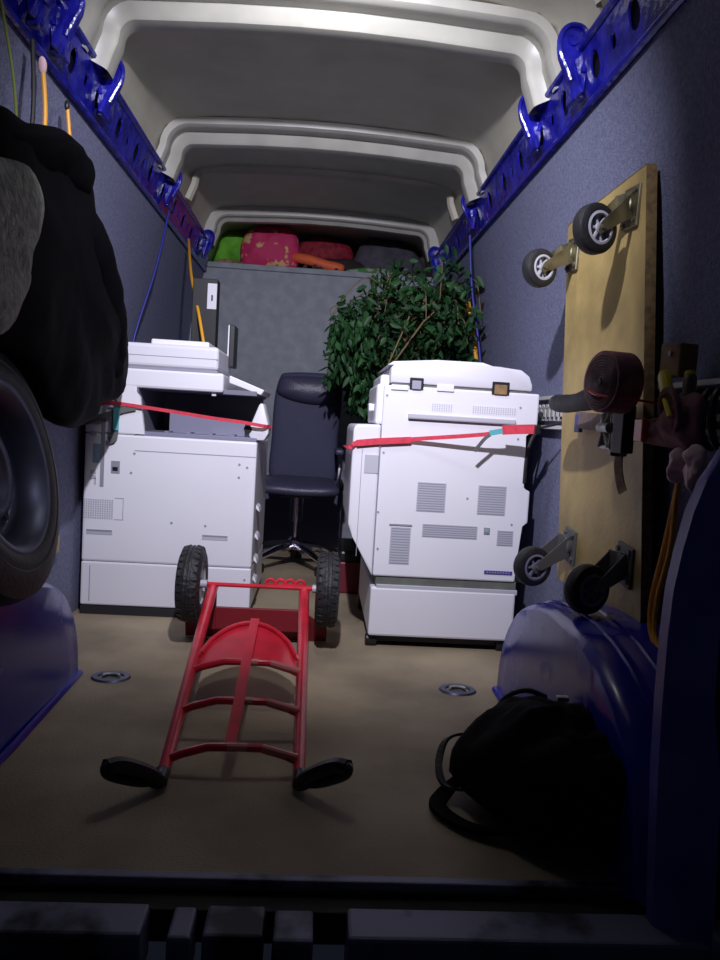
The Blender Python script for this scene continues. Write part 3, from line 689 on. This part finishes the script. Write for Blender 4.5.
for k in range(90):
    src = rs.choice(tr[6:] + tr2[6:]); a = rs.uniform(0, 2 * PI)
    L = rs.uniform(.22, .55); e = rs.uniform(-.1, .75)
    d = V((math.cos(a) * math.cos(e), math.sin(a) * math.cos(e) - .15, math.sin(e)))
    q = src + d * L; q.x = min(q.x, .72); q.x = max(q.x, .03); q.y = min(q.y, 4.85); q.z = min(q.z, 1.70)
    mid = src.lerp(q, .55) + V((0, 0, .06)); end = q + V((d.x * .08, d.y * .08, -rs.uniform(.05, .20)))
    if end.y < 3.30 and end.x > .1: end.y = 3.35
    end.z = max(end.z, 1.02); q.z = max(q.z, 1.05); mid.z = max(mid.z, .9); mid.x = max(mid.x, .12); end.x = max(end.x, .06)
    if end.z > 1.32 + end.x * 1.2: end.z = 1.30 + end.x * 1.2; q.z = min(q.z, 1.32 + q.x * 1.2)
    if end.x > .74: end.x = .74
    sp = smoothpath([src, mid, q, end], 5); tube(b, sp, [.0055 * (1 - .75 * i / len(sp)) for i in range(len(sp))], 5)
    tips.append(sp)
for (p, q) in (((.33, 3.62, 1.08), (.47, 3.60, 1.30)), ((.30, 3.60, 1.05), (.40, 3.58, 1.32)), ((.47, 3.60, 1.30), (.55, 3.62, 1.38))): tube(b, [p, q], .004, 5)
obj('branches', b, M['bark'], t, smooth=True)
b = B()
def leaf(b, p, d, L, w, mi):
    if (p.z < 1.0 and p.x < .15) or p.z < .86: return
    d = d.normalized(); a = V((rs.uniform(-1, 1), rs.uniform(-1, 1), rs.uniform(-.2, 1.2))); s = d.cross(a)
    if s.length < .01: return
    s.normalize(); n = s.cross(d)
    P = [p, p + d * L * .3 + s * w * .9 + n * .002, p + d * L * .62 + s * w * .75 - n * .003, p + d * L - n * L * .12, p + d * L * .62 - s * w * .75 - n * .003, p + d * L * .3 - s * w * .9 + n * .002]
    m1 = p + d * L * .3 - n * .004; m2 = p + d * L * .62 - n * .008
    v = [b.verts.new(q) for q in P + [m1, m2]]
    for q in ((0, 1, 6), (1, 2, 7, 6), (2, 3, 7), (0, 6, 5), (6, 7, 4, 5), (7, 3, 4)): f = b.faces.new([v[i] for i in q]); f.material_index = mi
cnt = 0
for sp in tips:
    for k in range(52):
        i = rs.randrange(6, len(sp)); p = sp[i] + V((rs.gauss(0, .055), rs.gauss(0, .055), rs.gauss(-.02, .055)))
        if p.x > .735 or p.z > 1.32 + p.x * 1.2 + rs.uniform(-.06, .06) or p.x < .035 or p.z > 1.72 or p.y > 4.95: continue
        if p.y < 3.28 and p.z < 1.06: continue
        if p.x < .0 and p.z < 1.0: continue
        d = V((rs.gauss(0, .6), rs.gauss(-.15, .5), rs.uniform(-1.1, .1))); leaf(b, p, d, rs.uniform(.045, .075), rs.uniform(.011, .017), 1 if rs.random() < .3 else 0)
# drooping fringe on the left, above the chair arm
for k in range(900):
    u = rs.random(); z = 1.30 - .47 * u
    cx = .045 + .12 * rs.random() + .10 * max(0, u - .55) ; cy = 3.72 + rs.gauss(0, .10)
    if rs.random() < .35 or u > .62: cx += .085
    leaf(b, V((cx + rs.gauss(0, .02), cy, z)), V((rs.gauss(0, .5), rs.gauss(-.1, .4), -1)), rs.uniform(.045, .07), rs.uniform(.011, .016), 1 if rs.random() < .25 else 0)
fo = obj('foliage', b, [M['leaf'], M['leaf2']], t, smooth=True, angle=70)

# ------------------------------------------------------------------ spare wheel on the left arch
t = thing('spare_wheel', 'spare van wheel with steel rim standing on the left wheel arch', 'wheel', (-.79, 1.755, .345))
c = V((-.762, 1.665, .640)); R0 = .302; TX = (.975, 0, .222)
b = B(); lathe(b, c, TX, [(-.090, .19), (-.100, .21), (-.098, .25), (-.080, R0 - .008), (-.05, R0), (-.035, R0), (-.033, R0 - .007), (-.027, R0 - .007), (-.025, R0), (.025, R0), (.027, R0 - .007), (.033, R0 - .007), (.035, R0), (.05, R0), (.080, R0 - .008), (.093, .266), (.098, .25), (.1005, .238), (.098, .234), (.101, .222), (.100, .208), (.094, .196), (.086, .192)], 64, closed=False)
ty = obj('tyre', b, M['rubber'], t, smooth=True)
b = B(); lathe(b, c, TX, [(-.088, .192), (.088, .194), (.096, .199), (.098, .194), (.094, .184), (.078, .176), (.070, .168), (.035, .162), (.020, .160), (.012, .150), (.020, .128), (.045, .112), (.052, .098), (.046, .080), (.030, .068), (.030, .034), (.022, .032), (.020, .004)], 64, closed=False)
obj('rim', b, M['rim'], t, smooth=True, angle=60)
rm = bpy.data.objects['rim']; ax_ = V(TX).normalized(); u_, w_ = frame_for(ax_)
for k in range(6):
    b = B(); a = 2 * PI * k / 6; lathe(b, c + ax_ * .028 + (u_ * math.cos(a) + w_ * math.sin(a)) * .052, ax_, [(0, .004), (0, .009), (.006, .009), (.006, .004)], 10); obj('bolt_hole', b, M['black'], rm)
for k in range(10):
    b = B(); a = 2 * PI * (k + .5) / 10; lathe(b, c + ax_ * .0215 + (u_ * math.cos(a) + w_ * math.sin(a)) * .140, ax_, [(0, .004), (0, .011), (.004, .011), (.004, .004)], 10); obj('vent_hole', b, M['black'], rm)

# ------------------------------------------------------------------ clothes hanging at the left
t = thing('jacket', 'black padded jacket hanging from cords over the spare wheel', 'jacket', (-.72, 2.0, .73))
X = -.70
ol = [(1.55, 1.36), (1.63, 1.41), (1.70, 1.42), (1.83, 1.44), (1.96, 1.455), (2.10, 1.455), (2.18, 1.44), (2.21, 1.40), (2.165, 1.36), (2.27, 1.288), (2.41, 1.229), (2.53, 1.156), (2.66, 1.09), (2.72, 1.01), (2.70, .89), (2.58, .83), (2.40, .81), (2.33, .76), (2.18, .735), (2.03, .75), (1.93, .82), (1.80, .90), (1.62, .94), (1.50, 1.05), (1.48, 1.22)]
b = B(); pillow(b, [(X, y, z) for i, (y, z) in enumerate(ol)], (X - .0, 2.02, 1.14), (1, 0, 0), .055, 2.6, rings=12, wob=.014, seed=4, fscale=6); j = obj('jacket_body', b, M['jacket'], t, smooth=True, angle=80)
b = B(); tube(b, smoothpath([(-.70, 2.12, 1.33), (-.685, 2.26, 1.22), (-.69, 2.40, 1.10), (-.70, 2.50, .98), (-.70, 2.48, .90)], 5), [.045, .052, .058, .060, .062, .060, .058, .062, .064, .060, .058, .062, .060, .056, .052, .054, .050, .046, .048, .040, .03], 14); obj('sleeve', b, M['jacket'], j, smooth=True, angle=80)
b = B(); ol = [(1.60, 1.34), (1.72, 1.41), (1.90, 1.44), (2.08, 1.445), (2.17, 1.42), (2.12, 1.36), (1.90, 1.36), (1.72, 1.33)]
pillow(b, [(X + .02, y, z) for y, z in ol], (X + .03, 1.90, 1.43), (1, 0, .2), .045, 1.0, wob=.010, seed=9, rings=8); obj('hood', b, M['jacket'], j, smooth=True, angle=80)
ol = [(1.28, 1.20), (1.41, 1.237), (1.52, 1.258), (1.585, 1.23), (1.585, 1.17), (1.53, 1.09), (1.515, 1.04), (1.522, 1.01), (1.466, .955), (1.42, .921), (1.30, .916), (1.24, .93), (1.20, 1.06)]
b = B(); pillow(b, [(-.60, y, z) for y, z in ol], (-.595, 1.42, 1.09), (1, -.15, 0), .035, .7, wob=.006, seed=2, rings=10); o = obj('fleece_jumper', b, M['fleece'], loc=(-.60, 1.4, .92), smooth=True, angle=80); tag(o, 'grey fleece garment hanging in front of the black jacket at far left', 'jumper')

# cords from the rails
def cord(name, pts, r, m, label, cat='cord', extra=None, group=None):
    t = thing(name, label, cat, pts[0], group)
    b = B(); tube(b, smoothpath(pts, 5), r, 8); obj('cord', b, M[m], t, smooth=True)
    if extra:
        b = B(); p = V(pts[0]); ex = extra[1]
        pillow(b, [(p.x, p.y + ex * math.cos(q) * .7, p.z + ex * math.sin(q) * 1.3) for q in [k * PI / 4 for k in range(8)]], p, (1, 0, 0), ex * .6, 1, wob=.004, seed=5, rings=5); obj('knot', b, M[extra[0]], t, smooth=True, angle=80)
cord('bungee_cord', [(-.775, 1.80, 1.71), (-.765, 1.86, 1.55), (-.775, 1.92, 1.38)], .0035, 'cordgreen', 'thin green cord hanging at the far left above the jacket', group='hanging cords')
cord('bungee_cord', [(-.775, 2.06, 1.68), (-.765, 2.06, 1.55), (-.775, 2.06, 1.38)], .006, 'cordorange', 'orange cord with a pale knot hanging above the jacket', extra=('pinkcloth', .018), group='hanging cords')
cord('bungee_cord', [(-.775, 1.99, 1.71), (-.765, 1.98, 1.55), (-.775, 1.98, 1.38)], .006, 'cordblack', 'black cord hanging beside the orange cord above the jacket', group='hanging cords')
cord('bungee_cord', [(-.778, 2.26, 1.66), (-.77, 2.27, 1.52), (-.785, 2.26, 1.36)], .0055, 'cordorange', 'orange cord with a black hook hanging right of the knotted one', extra=('black', .012), group='hanging cords')
cord('bungee_cord', [(-.765, 3.63, 1.74), (-.80, 3.55, 1.45), (-.86, 3.45, 1.13), (-.868, 3.42, .95)], .006, 'cordblue', 'blue cord hanging down the left wall behind the left copier', group='hanging cords')
cord('bungee_cord', [(-.755, 4.10, 1.72), (-.64, 3.58, 1.44), (-.55, 3.29, 1.23), (-.505, 3.225, 1.06)], .0065, 'cordorange', 'orange cord running from the left rail down behind the copier lid', group='hanging cords')
cord('tie_down_cord', [(.672, 3.62, 1.73), (.70, 3.62, 1.48), (.755, 3.60, 1.18), (.78, 3.58, .95)], .0065, 'cordblue', 'blue cord hanging down the right wall beside the fig', group='hanging cords')
cord('tie_down_cord', [(.73, 3.85, 1.45), (.775, 3.8, 1.20), (.795, 3.75, .95)], .012, 'cordorange', 'brownish orange cord beside the fig foliage on the right wall', group='hanging cords')

# box file standing on the left copier
t = thing('box_file', 'black box file with white spine label standing on the left copier', 'box file', (-.53, 3.35, 1.073))
b = B(); box(b, -.585, -.478, 3.32, 3.40, 1.073, 1.385, .003); obj('file_case', b, M['cordblack'], t)
b = B(); box(b, -.520, -.480, 3.318, 3.322, 1.255, 1.365); lb = obj('spine_label', b, M['label'], t)
b = B(); box(b, -.503, -.496, 3.316, 3.319, 1.29, 1.315); obj('spine_mark', b, M['black'], lb)

# ------------------------------------------------------------------ things on the shelf above the partition
def soft(name, ol, c, bulge, m, label, cat, seed=1, wob=.014, back=.6, group='goods on the overhead shelf', kids=None):
    y = c[1]; b = B(); pillow(b, [(x, y, z) for x, z in ol], c, (0, -1, 0), bulge, back, rings=9, wob=wob, seed=seed, fscale=12)
    t = thing(name, label, cat, (c[0], y, min(z for x, z in ol)), group); obj('cover', b, M[m], t, smooth=True, angle=80); return t
soft('cloth_bag', [(-.79, 1.80), (-.80, 1.95), (-.77, 2.06), (-.66, 2.09), (-.56, 2.07), (-.55, 1.92), (-.57, 1.81)], (-.69, 5.32, 1.93), .10, 'bag_green', 'lime green cloth bag at the left end of the shelf', 'bag', 1)
soft('patterned_bag', [(-.57, 1.80), (-.60, 1.92), (-.57, 2.02), (-.50, 2.07), (-.32, 2.08), (-.23, 2.04), (-.20, 1.92), (-.23, 1.80), (-.40, 1.79)], (-.42, 5.15, 1.95), .08, 'bag_pink', 'pink floral bag on the shelf beside the lime bag', 'bag', 2)
soft('cushion', [(-.24, 1.92), (-.22, 2.03), (-.12, 2.08), (.05, 2.08), (.15, 2.03), (.17, 1.94), (.05, 1.88), (-.12, 1.87)], (-.03, 5.36, 1.98), .09, 'cush_red', 'dark red round cushion near the middle of the shelf', 'cushion', 3)
soft('folded_blanket', [(-.20, 1.80), (-.21, 1.88), (0, 1.91), (.22, 1.90), (.25, 1.80)], (.03, 5.22, 1.86), .05, 'darkcloth', 'dark folded blanket under the red cushion', 'blanket', 4)
soft('mauve_blanket', [(.20, 1.80), (.18, 1.95), (.25, 2.08), (.38, 2.09), (.52, 2.07), (.66, 1.95), (.68, 1.80)], (.44, 5.32, 1.93), .10, 'greycloth', 'crumpled grey-mauve blanket at the right of the shelf', 'blanket', 5)
soft('printed_cloth', [(.13, 1.795), (.16, 1.83), (.30, 1.845), (.44, 1.84), (.52, 1.80)], (.32, 5.10, 1.815), .05, 'floral', 'green and white printed cloth at the shelf edge', 'cloth', 6, .008)
b = B(); tube(b, smoothpath([(-.25, 5.12, 1.885), (-.13, 5.09, 1.865), (0, 5.08, 1.835), (.105, 5.08, 1.822)], 4), [.02, .03, .034, .036, .036, .034, .034, .034, .034, .035, .034, .03, .022], 12)
o = obj('rolled_cloth', b, M['orange'], loc=(-.06, 5.09, 1.79), smooth=True, angle=80); tag(o, 'bright orange rolled cloth sloping along the shelf edge', 'cloth', 'goods on the overhead shelf')
for x, z, r in ((-.155, 1.803, .013), (-.09, 1.808, .018), (-.055, 1.803, .013), (.05, 1.80, .011)):
    b = B(); lathe(b, (x, 5.03, z), (.3, -1, .2), [(-.012, .002), (-.012, r), (.0, r * 1.15), (.012, r), (.012, .002)], 16)
    o = obj('tin_lid', b, M['chrome'], loc=(x, 5.03, 1.79), smooth=True); tag(o, 'small shiny metal lid on the shelf edge below the orange cloth', 'lid', 'shiny lids on the shelf edge')
b = B(); extr(b, [(-.74, 5.05, 1.791), (-.56, 5.05, 1.791), (-.56, 5.05, 1.815), (-.66, 5.05, 1.83), (-.74, 5.05, 1.82)], (0, .12, 0), bev=.006); o = obj('paper_bundle', b, M['brownwood'], loc=(-.65, 5.1, 1.79)); tag(o, 'brown paper bundle under the lime bag', 'bundle', 'goods on the overhead shelf')

# ------------------------------------------------------------------ plywood dolly leaning on the right wall
t = thing('plywood_dolly', 'yellowish plywood dolly board with four casters leaning upright on the right wall', 'dolly', (.76, 1.95, .35))
def BD(u, v, d=0):     # u: near->far, v: bottom->top, d out from the face
    nb, fb, nt_, ft = V((.772, 1.655, .350)), V((.772, 2.262, .350)), V((.742, 1.778, 1.452)), V((.742, 2.34, 1.452))
    return nb.lerp(fb, u).lerp(nt_.lerp(ft, u), v) + V((-1, 0, -.03)) * d
b = B(); extr(b, [BD(0, 0), BD(1, 0), BD(1, .985), BD(.985, 1), BD(0, 1)], (.024, 0, 0)); bd = obj('board', b, M['board'], t)
b = B(); extr(b, [BD(0, 0, .0005), BD(0, 1, .0005), BD(0, 1, .0005) + V((0, -.003, 0)), BD(0, 0, .0005) + V((0, -.003, 0))], (.0255, 0, 0)); extr(b, [BD(0, 1, .0005), BD(1, 1, .0005), BD(1, 1, .0005) + V((0, 0, .003)), BD(0, 1, .0005) + V((0, 0, .003))], (.0255, 0, 0)); obj('board_edge', b, M['boardedge'], bd)
def caster(u, v, tilt, R0, mb, light, reach=.105):
    m = BD(u, v); out = V((-1, 0, 0)); 
    b = B(); obox(b, m + out * .004, (0, .045, .004), (0, -.003, .050), (-.004, 0, 0), .002)
    for q in (-1, 1):
        for w in (-1, 1): lathe(b, m + V((-.008, q * .033, w * .036)), (-1, 0, 0), [(0, .007), (.006, .007)], 8)
    cs = obj('caster', b, M[mb], t)
    off = V((-1, 0, 0)) * reach + tilt
    c = m + off
    axis = V((0, 0, 0)); d = (c - m); ax = V((.35, .93, 0)).normalized()
    ax = d.cross(V((0, 0, 1))).normalized()
    b = B(); lathe(b, m + out * .008, (-1, 0, 0), [(0, .030), (.012, .034), (.018, .030), (.020, .01)], 20)
    up = V((0, 0, 1)); f0 = m + out * .022
    for q in (-1, 1):
        o_ = ax * q * .024
        extr(b, [f0 + o_ + up * .034, f0 + o_ - up * .030, c + o_ - up * .014 + d * .05, c + o_ + d * .10, c + o_ + up * .014 + d * .03], ax * q * .003)
    obox(b, f0 + out * .003, ax * .026, up * .032, out * .003)
    tube(b, [c - ax * .032, c + ax * .032], .006, 8); obj('fork', b, M[mb], cs, smooth=True)
    b = B(); w = .019; lathe(b, c, ax, [(-w, R0 * .60), (-w - .001, R0 * .8), (-w + .004, R0 * .96), (-w + .010, R0), (w - .010, R0), (w - .004, R0 * .96), (w + .001, R0 * .8), (w, R0 * .60)], 32, closed=False); wh = obj('caster_wheel', b, M['rubber'], cs, smooth=True)
    b = B(); lathe(b, c, ax, [(-w + .002, R0 * .52), (-w - .002, R0 * .56), (-w - .001, R0 * .66), (w + .001, R0 * .66), (w + .002, R0 * .56), (w - .002, R0 * .52)], 28, closed=False)
    lathe(b, c, ax, [(-w, .012), (w, .012)], 14); 
    u_, w_ = frame_for(ax)
    for k in range(6):
        a = 2 * PI * k / 6; r_ = u_ * math.cos(a) + w_ * math.sin(a); obox(b, c + r_ * R0 * .32, r_ * R0 * .24, ax.cross(r_) * .003, ax * (w - .004))
    lathe(b, c, ax, [(-.004, .01), (-.004, R0 * .6), (.004, R0 * .6), (.004, .01)], 24)
    obj('hub', b, M['hub' if light else 'baylight'], wh, smooth=True)
caster(.13, .925, V((0, -.050, -.072)), .060, 'zinc', True, .110)
caster(.88, .905, V((0, -.055, -.060)), .056, 'zinc', True, .120)
caster(.80, .110, V((0, -.040, -.060)), .058, 'greystrap', False, .125)
caster(.14, .128, V((0, -.045, -.055)), .060, 'greystrap', False, .110)

# ------------------------------------------------------------------ straps and odds on the right lashing rail
t = thing('strap_roll', 'rolled maroon webbing strap standing on end in front of the plywood board', 'strap roll', (.655, 1.57, .86))
c = V((.645, 1.625, .922)); ax = V((-.95, -.22, 0)).normalized()
b = B(); lathe(b, c, ax, [(-.032, .006), (-.032, .065), (-.030, .068), (.030, .068), (.032, .066), (.032, .006)], 40); obj('webbing_roll', b, M['maroon'], t, smooth=True)
b = B()
for k in range(9):
    r = .010 + k * .006; u_, w_ = frame_for(ax); tube(b, [c + ax * .0325 + (u_ * math.cos(q) + w_ * math.sin(q)) * r for q in [2 * PI * i / 28 for i in range(28)]], .0016, 6, closed=True)
obj('coil_edges', b, M['coilside'], t, smooth=True)
b = B(); lathe(b, c + ax * .033, ax, [(0, .008), (.0035, .008)], 12); obj('centre_hole', b, M['black'], t)
b = B(); u_, w_ = frame_for(ax); tube(b, smoothpath([c + ax * .037 + V((-.005, .04, -.02)), c + ax * .038 + V((.0, 0, -.030)), c + ax * .030 + V((.02, -.05, -.036)), c + V((.04, -.070, -.040)), c + V((.09, -.06, -.045))], 4), .003, 6); obj('binding_cord', b, M['redpaint'], t, smooth=True)
t = thing('ratchet_buckle', 'silver and black ratchet buckle across the middle of the plywood board', 'ratchet', (.70, 1.66, .80))
b = B(); tube(b, [(.735, 2.10, .845), (.728, 1.92, .838), (.705, 1.74, .828)], .01, flat=(.046, .004, (1, .15, 0))); obj('webbing', b, M['webtan'], t)
b = B()
c = V((.690, 1.735, .822))
for q in (-1, 1):
    obox(b, c + V((0, q * .030, 0)), (.012, 0, 0), (0, .003, 0), (0, 0, .050), .002)
    tube(b, [c + V((-.012, -.028, q * .045)), c + V((-.014, 0, 0)), c + V((-.012, .028, q * .045))], .005, 8)
tube(b, [c + V((-.008, -.034, .046)), c + V((-.008, .034, .046))], .005, 8); tube(b, [c + V((-.008, -.034, -.046)), c + V((-.008, .034, -.046))], .005, 8)
lathe(b, c + V((-.01, -.030, 0)), (0, 1, 0), [(0, .013), (.06, .013)], 14); obj('buckle_frame', b, M['steel'], t, smooth=True)
b = B(); obox(b, (.695, 1.665, .820), (.016, .004, 0), (-.004, .022, 0), (0, 0, .055), .004); obox(b, (.700, 1.70, .815), (.020, 0, 0), (0, .010, 0), (0, 0, .058), .004); obj('lever', b, M['black'], t)
b = B(); tube(b, smoothpath([(.705, 1.70, .77), (.70, 1.69, .735), (.705, 1.685, .70), (.71, 1.675, .675)], 3), .01, flat=(.030, .003, (1, .2, 0))); obj('hanging_tail', b, M['brownwood'], t)
b = B(); obox(b, (.738, 2.085, .835), (.006, 0, 0), (0, .022, 0), (0, 0, .026), .003); obj('clip', b, M['cordblue'], t)
t = thing('ratchet_handle', 'black rubber ratchet handle lying level and jutting left of the strap roll', 'baton', (.70, 1.95, .87))  # black grip and pivot of a strap ratchet's handle
b = B(); tube(b, smoothpath([(.66, 2.07, .888), (.665, 1.98, .884), (.67, 1.88, .888), (.685, 1.77, .905)], 4), [.020, .024, .025, .025, .025, .024, .024, .024, .026, .028, .030, .030, .028], 14); obj('grip', b, M['rubber'], t, smooth=True)
b = B(); tube(b, [(.68, 1.84, .91), (.70, 1.78, .93), (.72, 1.73, .91)], .018, 10); obj('pivot', b, M['greystrap'], t, smooth=True)
t = thing('webbing_bundle', 'maroon webbing bundle with red reflector tied to the right lashing rail', 'strap', (.76, 1.50, .80))
b = B(); ol = [(.0, .790), (-.10, .785), (-.17, .79), (-.19, .83), (-.18, .885), (-.13, .905), (-.08, .90), (-.055, .86), (.0, .845), (.05, .84), (.06, .80)]
pillow(b, [(.735 + .02 * (u < -.05), 1.61 + u, z) for u, z in ol], (.735, 1.54, .835), (-1, -.5, 0), .035, .8, wob=.008, seed=3, rings=7, fscale=20); obj('bundle', b, M['maroon'], t, smooth=True, angle=80)
b = B(); c = V((.715, 1.49, .860)); tube(b, [c + V((-.25 * .03 * math.sin(q), .040 * math.cos(q), .045 * math.sin(q))) for q in [2 * PI * k / 20 for k in range(20)]], .007, 8, closed=True); obj('loop', b, M['maroon'], t, smooth=True)
b = B(); obox(b, (.700, 1.585, .820), (.008, .002, 0), (0, .022, 0), (0, 0, .026), .004); obj('reflector', b, M['redbright'], t)
t = thing('wooden_block', 'small brown wooden block above the yellow clip on the right wall', 'block', (.77, 1.54, .93))
b = B(); obox(b, (.758, 1.56, .972), (.022, .004, 0), (-.005, .035, .002), (0, 0, .036), .004); obj('block', b, M['brownwood'], t)
b = B(); lathe(b, (.735, 1.55, .985), (-1, -.1, 0), [(0, .006), (.004, .006)], 8); obj('nail_head', b, M['steel'], t)
t = thing('spring_clip', 'yellow plastic spring clip over the maroon webbing', 'clip', (.73, 1.50, .90))
b = B(); extr(b, [(.715, 1.555, .948), (.715, 1.535, .950), (.712, 1.495, .900), (.712, 1.515, .885), (.715, 1.545, .900), (.715, 1.565, .935)], (.014, 0, 0), bev=.004); obj('jaw', b, M['yellow'], t, smooth=True)
b = B(); tube(b, [(.712, 1.51, .885), (.708, 1.485, .865), (.71, 1.475, .85)], .006, 8); obj('tip', b, M['yellow'], t, smooth=True)
t = thing('yellow_marker', 'stubby dark yellow marker standing right of the yellow clip', 'marker', (.75, 1.46, .87))
b = B(); lathe(b, (.745, 1.475, .880), (0, .05, 1), [(0, .004), (0, .013), (.05, .014), (.056, .010)], 14); obj('barrel', b, M['zinc'], t, smooth=True)
b = B(); lathe(b, (.745, 1.4775, .936), (0, .05, 1), [(0, .012), (.008, .010), (.010, .004)], 14); obj('cap', b, M['yellow'], t, smooth=True)
# black hooks along the rail
for k, y in enumerate((1.37, 1.415, 1.455, 1.50)):
    b = B(); tube(b, smoothpath([(.80, y, .905), (.775, y, .905), (.762, y - .004, .88), (.760, y - .010, .835), (.768, y - .016, .80), (.785, y - .016, .79)], 3), .0075, 8)
    o = obj('strap_hook', b, M['black'], loc=(.80, y, .90), smooth=True); tag(o, 'black strap hook on the right lashing rail near the blue pillar', 'hook', 'black hooks on the right rail')
b = B(); tube(b, [(.77, 1.50, .985), (.74, 1.485, .988)], .010, 12)
lathe(b, (.775, 1.502, .985), (-1, -.4, 0), [(0, .004), (0, .018), (.006, .018), (.006, .004)], 14); bmesh.ops.translate(b, verts=b.verts, vec=V((.028, -.085, -.002)))
o = obj('coat_peg', b, M['steel'], loc=(.80, 1.41, .985), smooth=True); tag(o, 'small steel peg on the right wall above the lashing rail', 'peg')
for (c, a, bb, lb, sd) in (((.725, 1.455, .752), .030, .036, 'pale pink rag knotted at the top of the orange rope loop', 3), ((.728, 1.385, .750), .034, .046, 'dusky pink rag hanging nearest the blue pillar', 8)):
    ol = [(.5, 1), (-.4, .9), (-.9, .3), (-1, -.3), (-.5, -.6), (-.2, -1), (.4, -.9), (.9, -.2), (.9, .6)]
    b = B(); pillow(b, [(c[0], c[1] + u * a, c[2] + v * bb) for u, v in ol], c, (-1, -.3, 0), .022, .8, wob=.009, seed=sd, rings=7, fscale=30); o = obj('pink_rag', b, M['pinkcloth'], loc=c, smooth=True, angle=80); tag(o, lb, 'rag')
t = thing('rope_loop', 'doubled orange rope hanging on the right wall beside the blue pillar', 'rope', (.745, 1.50, .35))
for pts in ([(.742, 1.475, .735), (.748, 1.503, .667), (.75, 1.532, .567), (.75, 1.566, .455), (.75, 1.560, .385), (.75, 1.515, .348)], [(.742, 1.475, .735), (.745, 1.490, .669), (.748, 1.500, .573), (.75, 1.540, .460), (.75, 1.540, .385), (.75, 1.505, .350)]):
    b = B(); tube(b, smoothpath(pts, 6), .0058, 8); obj('strand', b, M['cordorange'], t, smooth=True)
# yellow tag at the left wall
b = B(); box(b, -.895, -.885, 2.56, 2.62, .285, .345, .003); o = obj('wall_tag', b, M['zinc' if False else 'board'], loc=(-.89, 2.62, .315)); tag(o, 'small yellow tag low on the left wall between spare wheel and copier', 'tag')

# ------------------------------------------------------------------ black rucksack at the right
t = thing('rucksack', 'black rucksack slumped on the floor at the right of the opening', 'rucksack', (.55, 1.42, 0))
ol = [(.33, 1.58), (.42, 1.66), (.56, 1.66), (.70, 1.58), (.72, 1.42), (.68, 1.30), (.56, 1.26), (.46, 1.28), (.38, 1.38), (.34, 1.48)]
b = B(); pillow(b, [(x, y, .06) for x, y in ol], (.54, 1.46, .07), (0, 0, 1), .17, .40, wob=.026, seed=6, rings=10, fscale=11, power=.55); r_ = obj('bag_body', b, M['jacket'], t, smooth=True, angle=80)
b = B(); ol2 = [(.45, 1.30), (.42, 1.40), (.50, 1.47), (.62, 1.46), (.68, 1.38), (.64, 1.28), (.54, 1.26)]
pillow(b, [(x, y, .15) for x, y in ol2], (.55, 1.37, .15), (0, -.2, 1), .07, .8, wob=.012, seed=11, rings=7, fscale=14); obj('pocket', b, M['jacket'], r_, smooth=True, angle=80)
b = B(); tube(b, smoothpath([(.41, 1.62, .10), (.365, 1.635, .10), (.325, 1.625, .085), (.305, 1.575, .05), (.315, 1.525, .03), (.36, 1.49, .04)], 5), .01, flat=(.016, .006, (0, .5, 1))); obj('strap', b, M['cordblack'], t)
b = B(); tube(b, smoothpath([(.43, 1.58, .12), (.37, 1.55, .06), (.312, 1.52, .02), (.29, 1.47, .012), (.33, 1.405, .012), (.385, 1.37, .02), (.43, 1.36, .05)], 5), .01, flat=(.036, .009, (0, .2, 1))); obj('shoulder_strap', b, M['jacket'], t)
b = B(); tube(b, smoothpath([(.42, 1.60, .13), (.45, 1.62, .19), (.50, 1.62, .215), (.55, 1.62, .20)], 4), .006, 8); obj('grab_handle', b, M['cordblack'], t)
b = B(); box(b, .535, .56, 1.50, 1.515, .236, .246, .002); obj('zip_pull', b, M['steel'], t)

# ------------------------------------------------------------------ light, world, camera
sc = bpy.context.scene
w = bpy.data.worlds.new('night'); sc.world = w; w.use_nodes = True
w.node_tree.nodes['Background'].inputs[0].default_value = (.5, .58, 1.0, 1); w.node_tree.nodes['Background'].inputs[1].default_value = .012
def spot(name, loc, target, power, angle, blend, size, color):
    l = bpy.data.lights.new(name, 'SPOT'); l.energy = power; l.spot_size = math.radians(angle); l.spot_blend = blend; l.shadow_soft_size = size; l.color = color
    o = bpy.data.objects.new(name, l); COL.objects.link(o); o.location = loc
    o.rotation_euler = (V(target) - V(loc)).to_track_quat('-Z', 'Y').to_euler(); return o
spot('door_header_lamp', (-.05, .95, 1.93), (.05, 3.1, 1.02), 245, 88, 1.0, .022, (.87, .86, 1.0))
spot('roof_fill', (-.02, 1.95, 1.99), (0, 3.2, .9), 17, 165, 1.0, .10, (.95, .97, 1.0))  # added weak fill light, no fitting there; lifts the roof and floor

cam = bpy.data.cameras.new('camera'); co = bpy.data.objects.new('camera', cam); COL.objects.link(co); sc.camera = co
cam.sensor_fit = 'VERTICAL'; cam.sensor_height = 36; cam.sensor_width = 27; cam.lens = 740 * 36 / 960; cam.clip_start = .02
R_ = Matrix(((.99676481, .05526327, .05835998), (-.05379922, -.08069883, .99528556), (.05971232, -.99520534, -.07746463)))  # columns: right, down, forward
right = V((.99676481, -.05379922, .05971232)); down = V((.05526327, -.08069883, -.99520534)); fwd = V((.05835998, .99528556, -.07746463))
rot = Matrix((right, -down, -fwd)).transposed()
co.matrix_world = Matrix.Translation(V((0, 0, .8))) @ rot.to_4x4()
sc.view_settings.view_transform = 'Standard'; sc.view_settings.look = 'None'; sc.view_settings.exposure = 0; sc.view_settings.gamma = 1
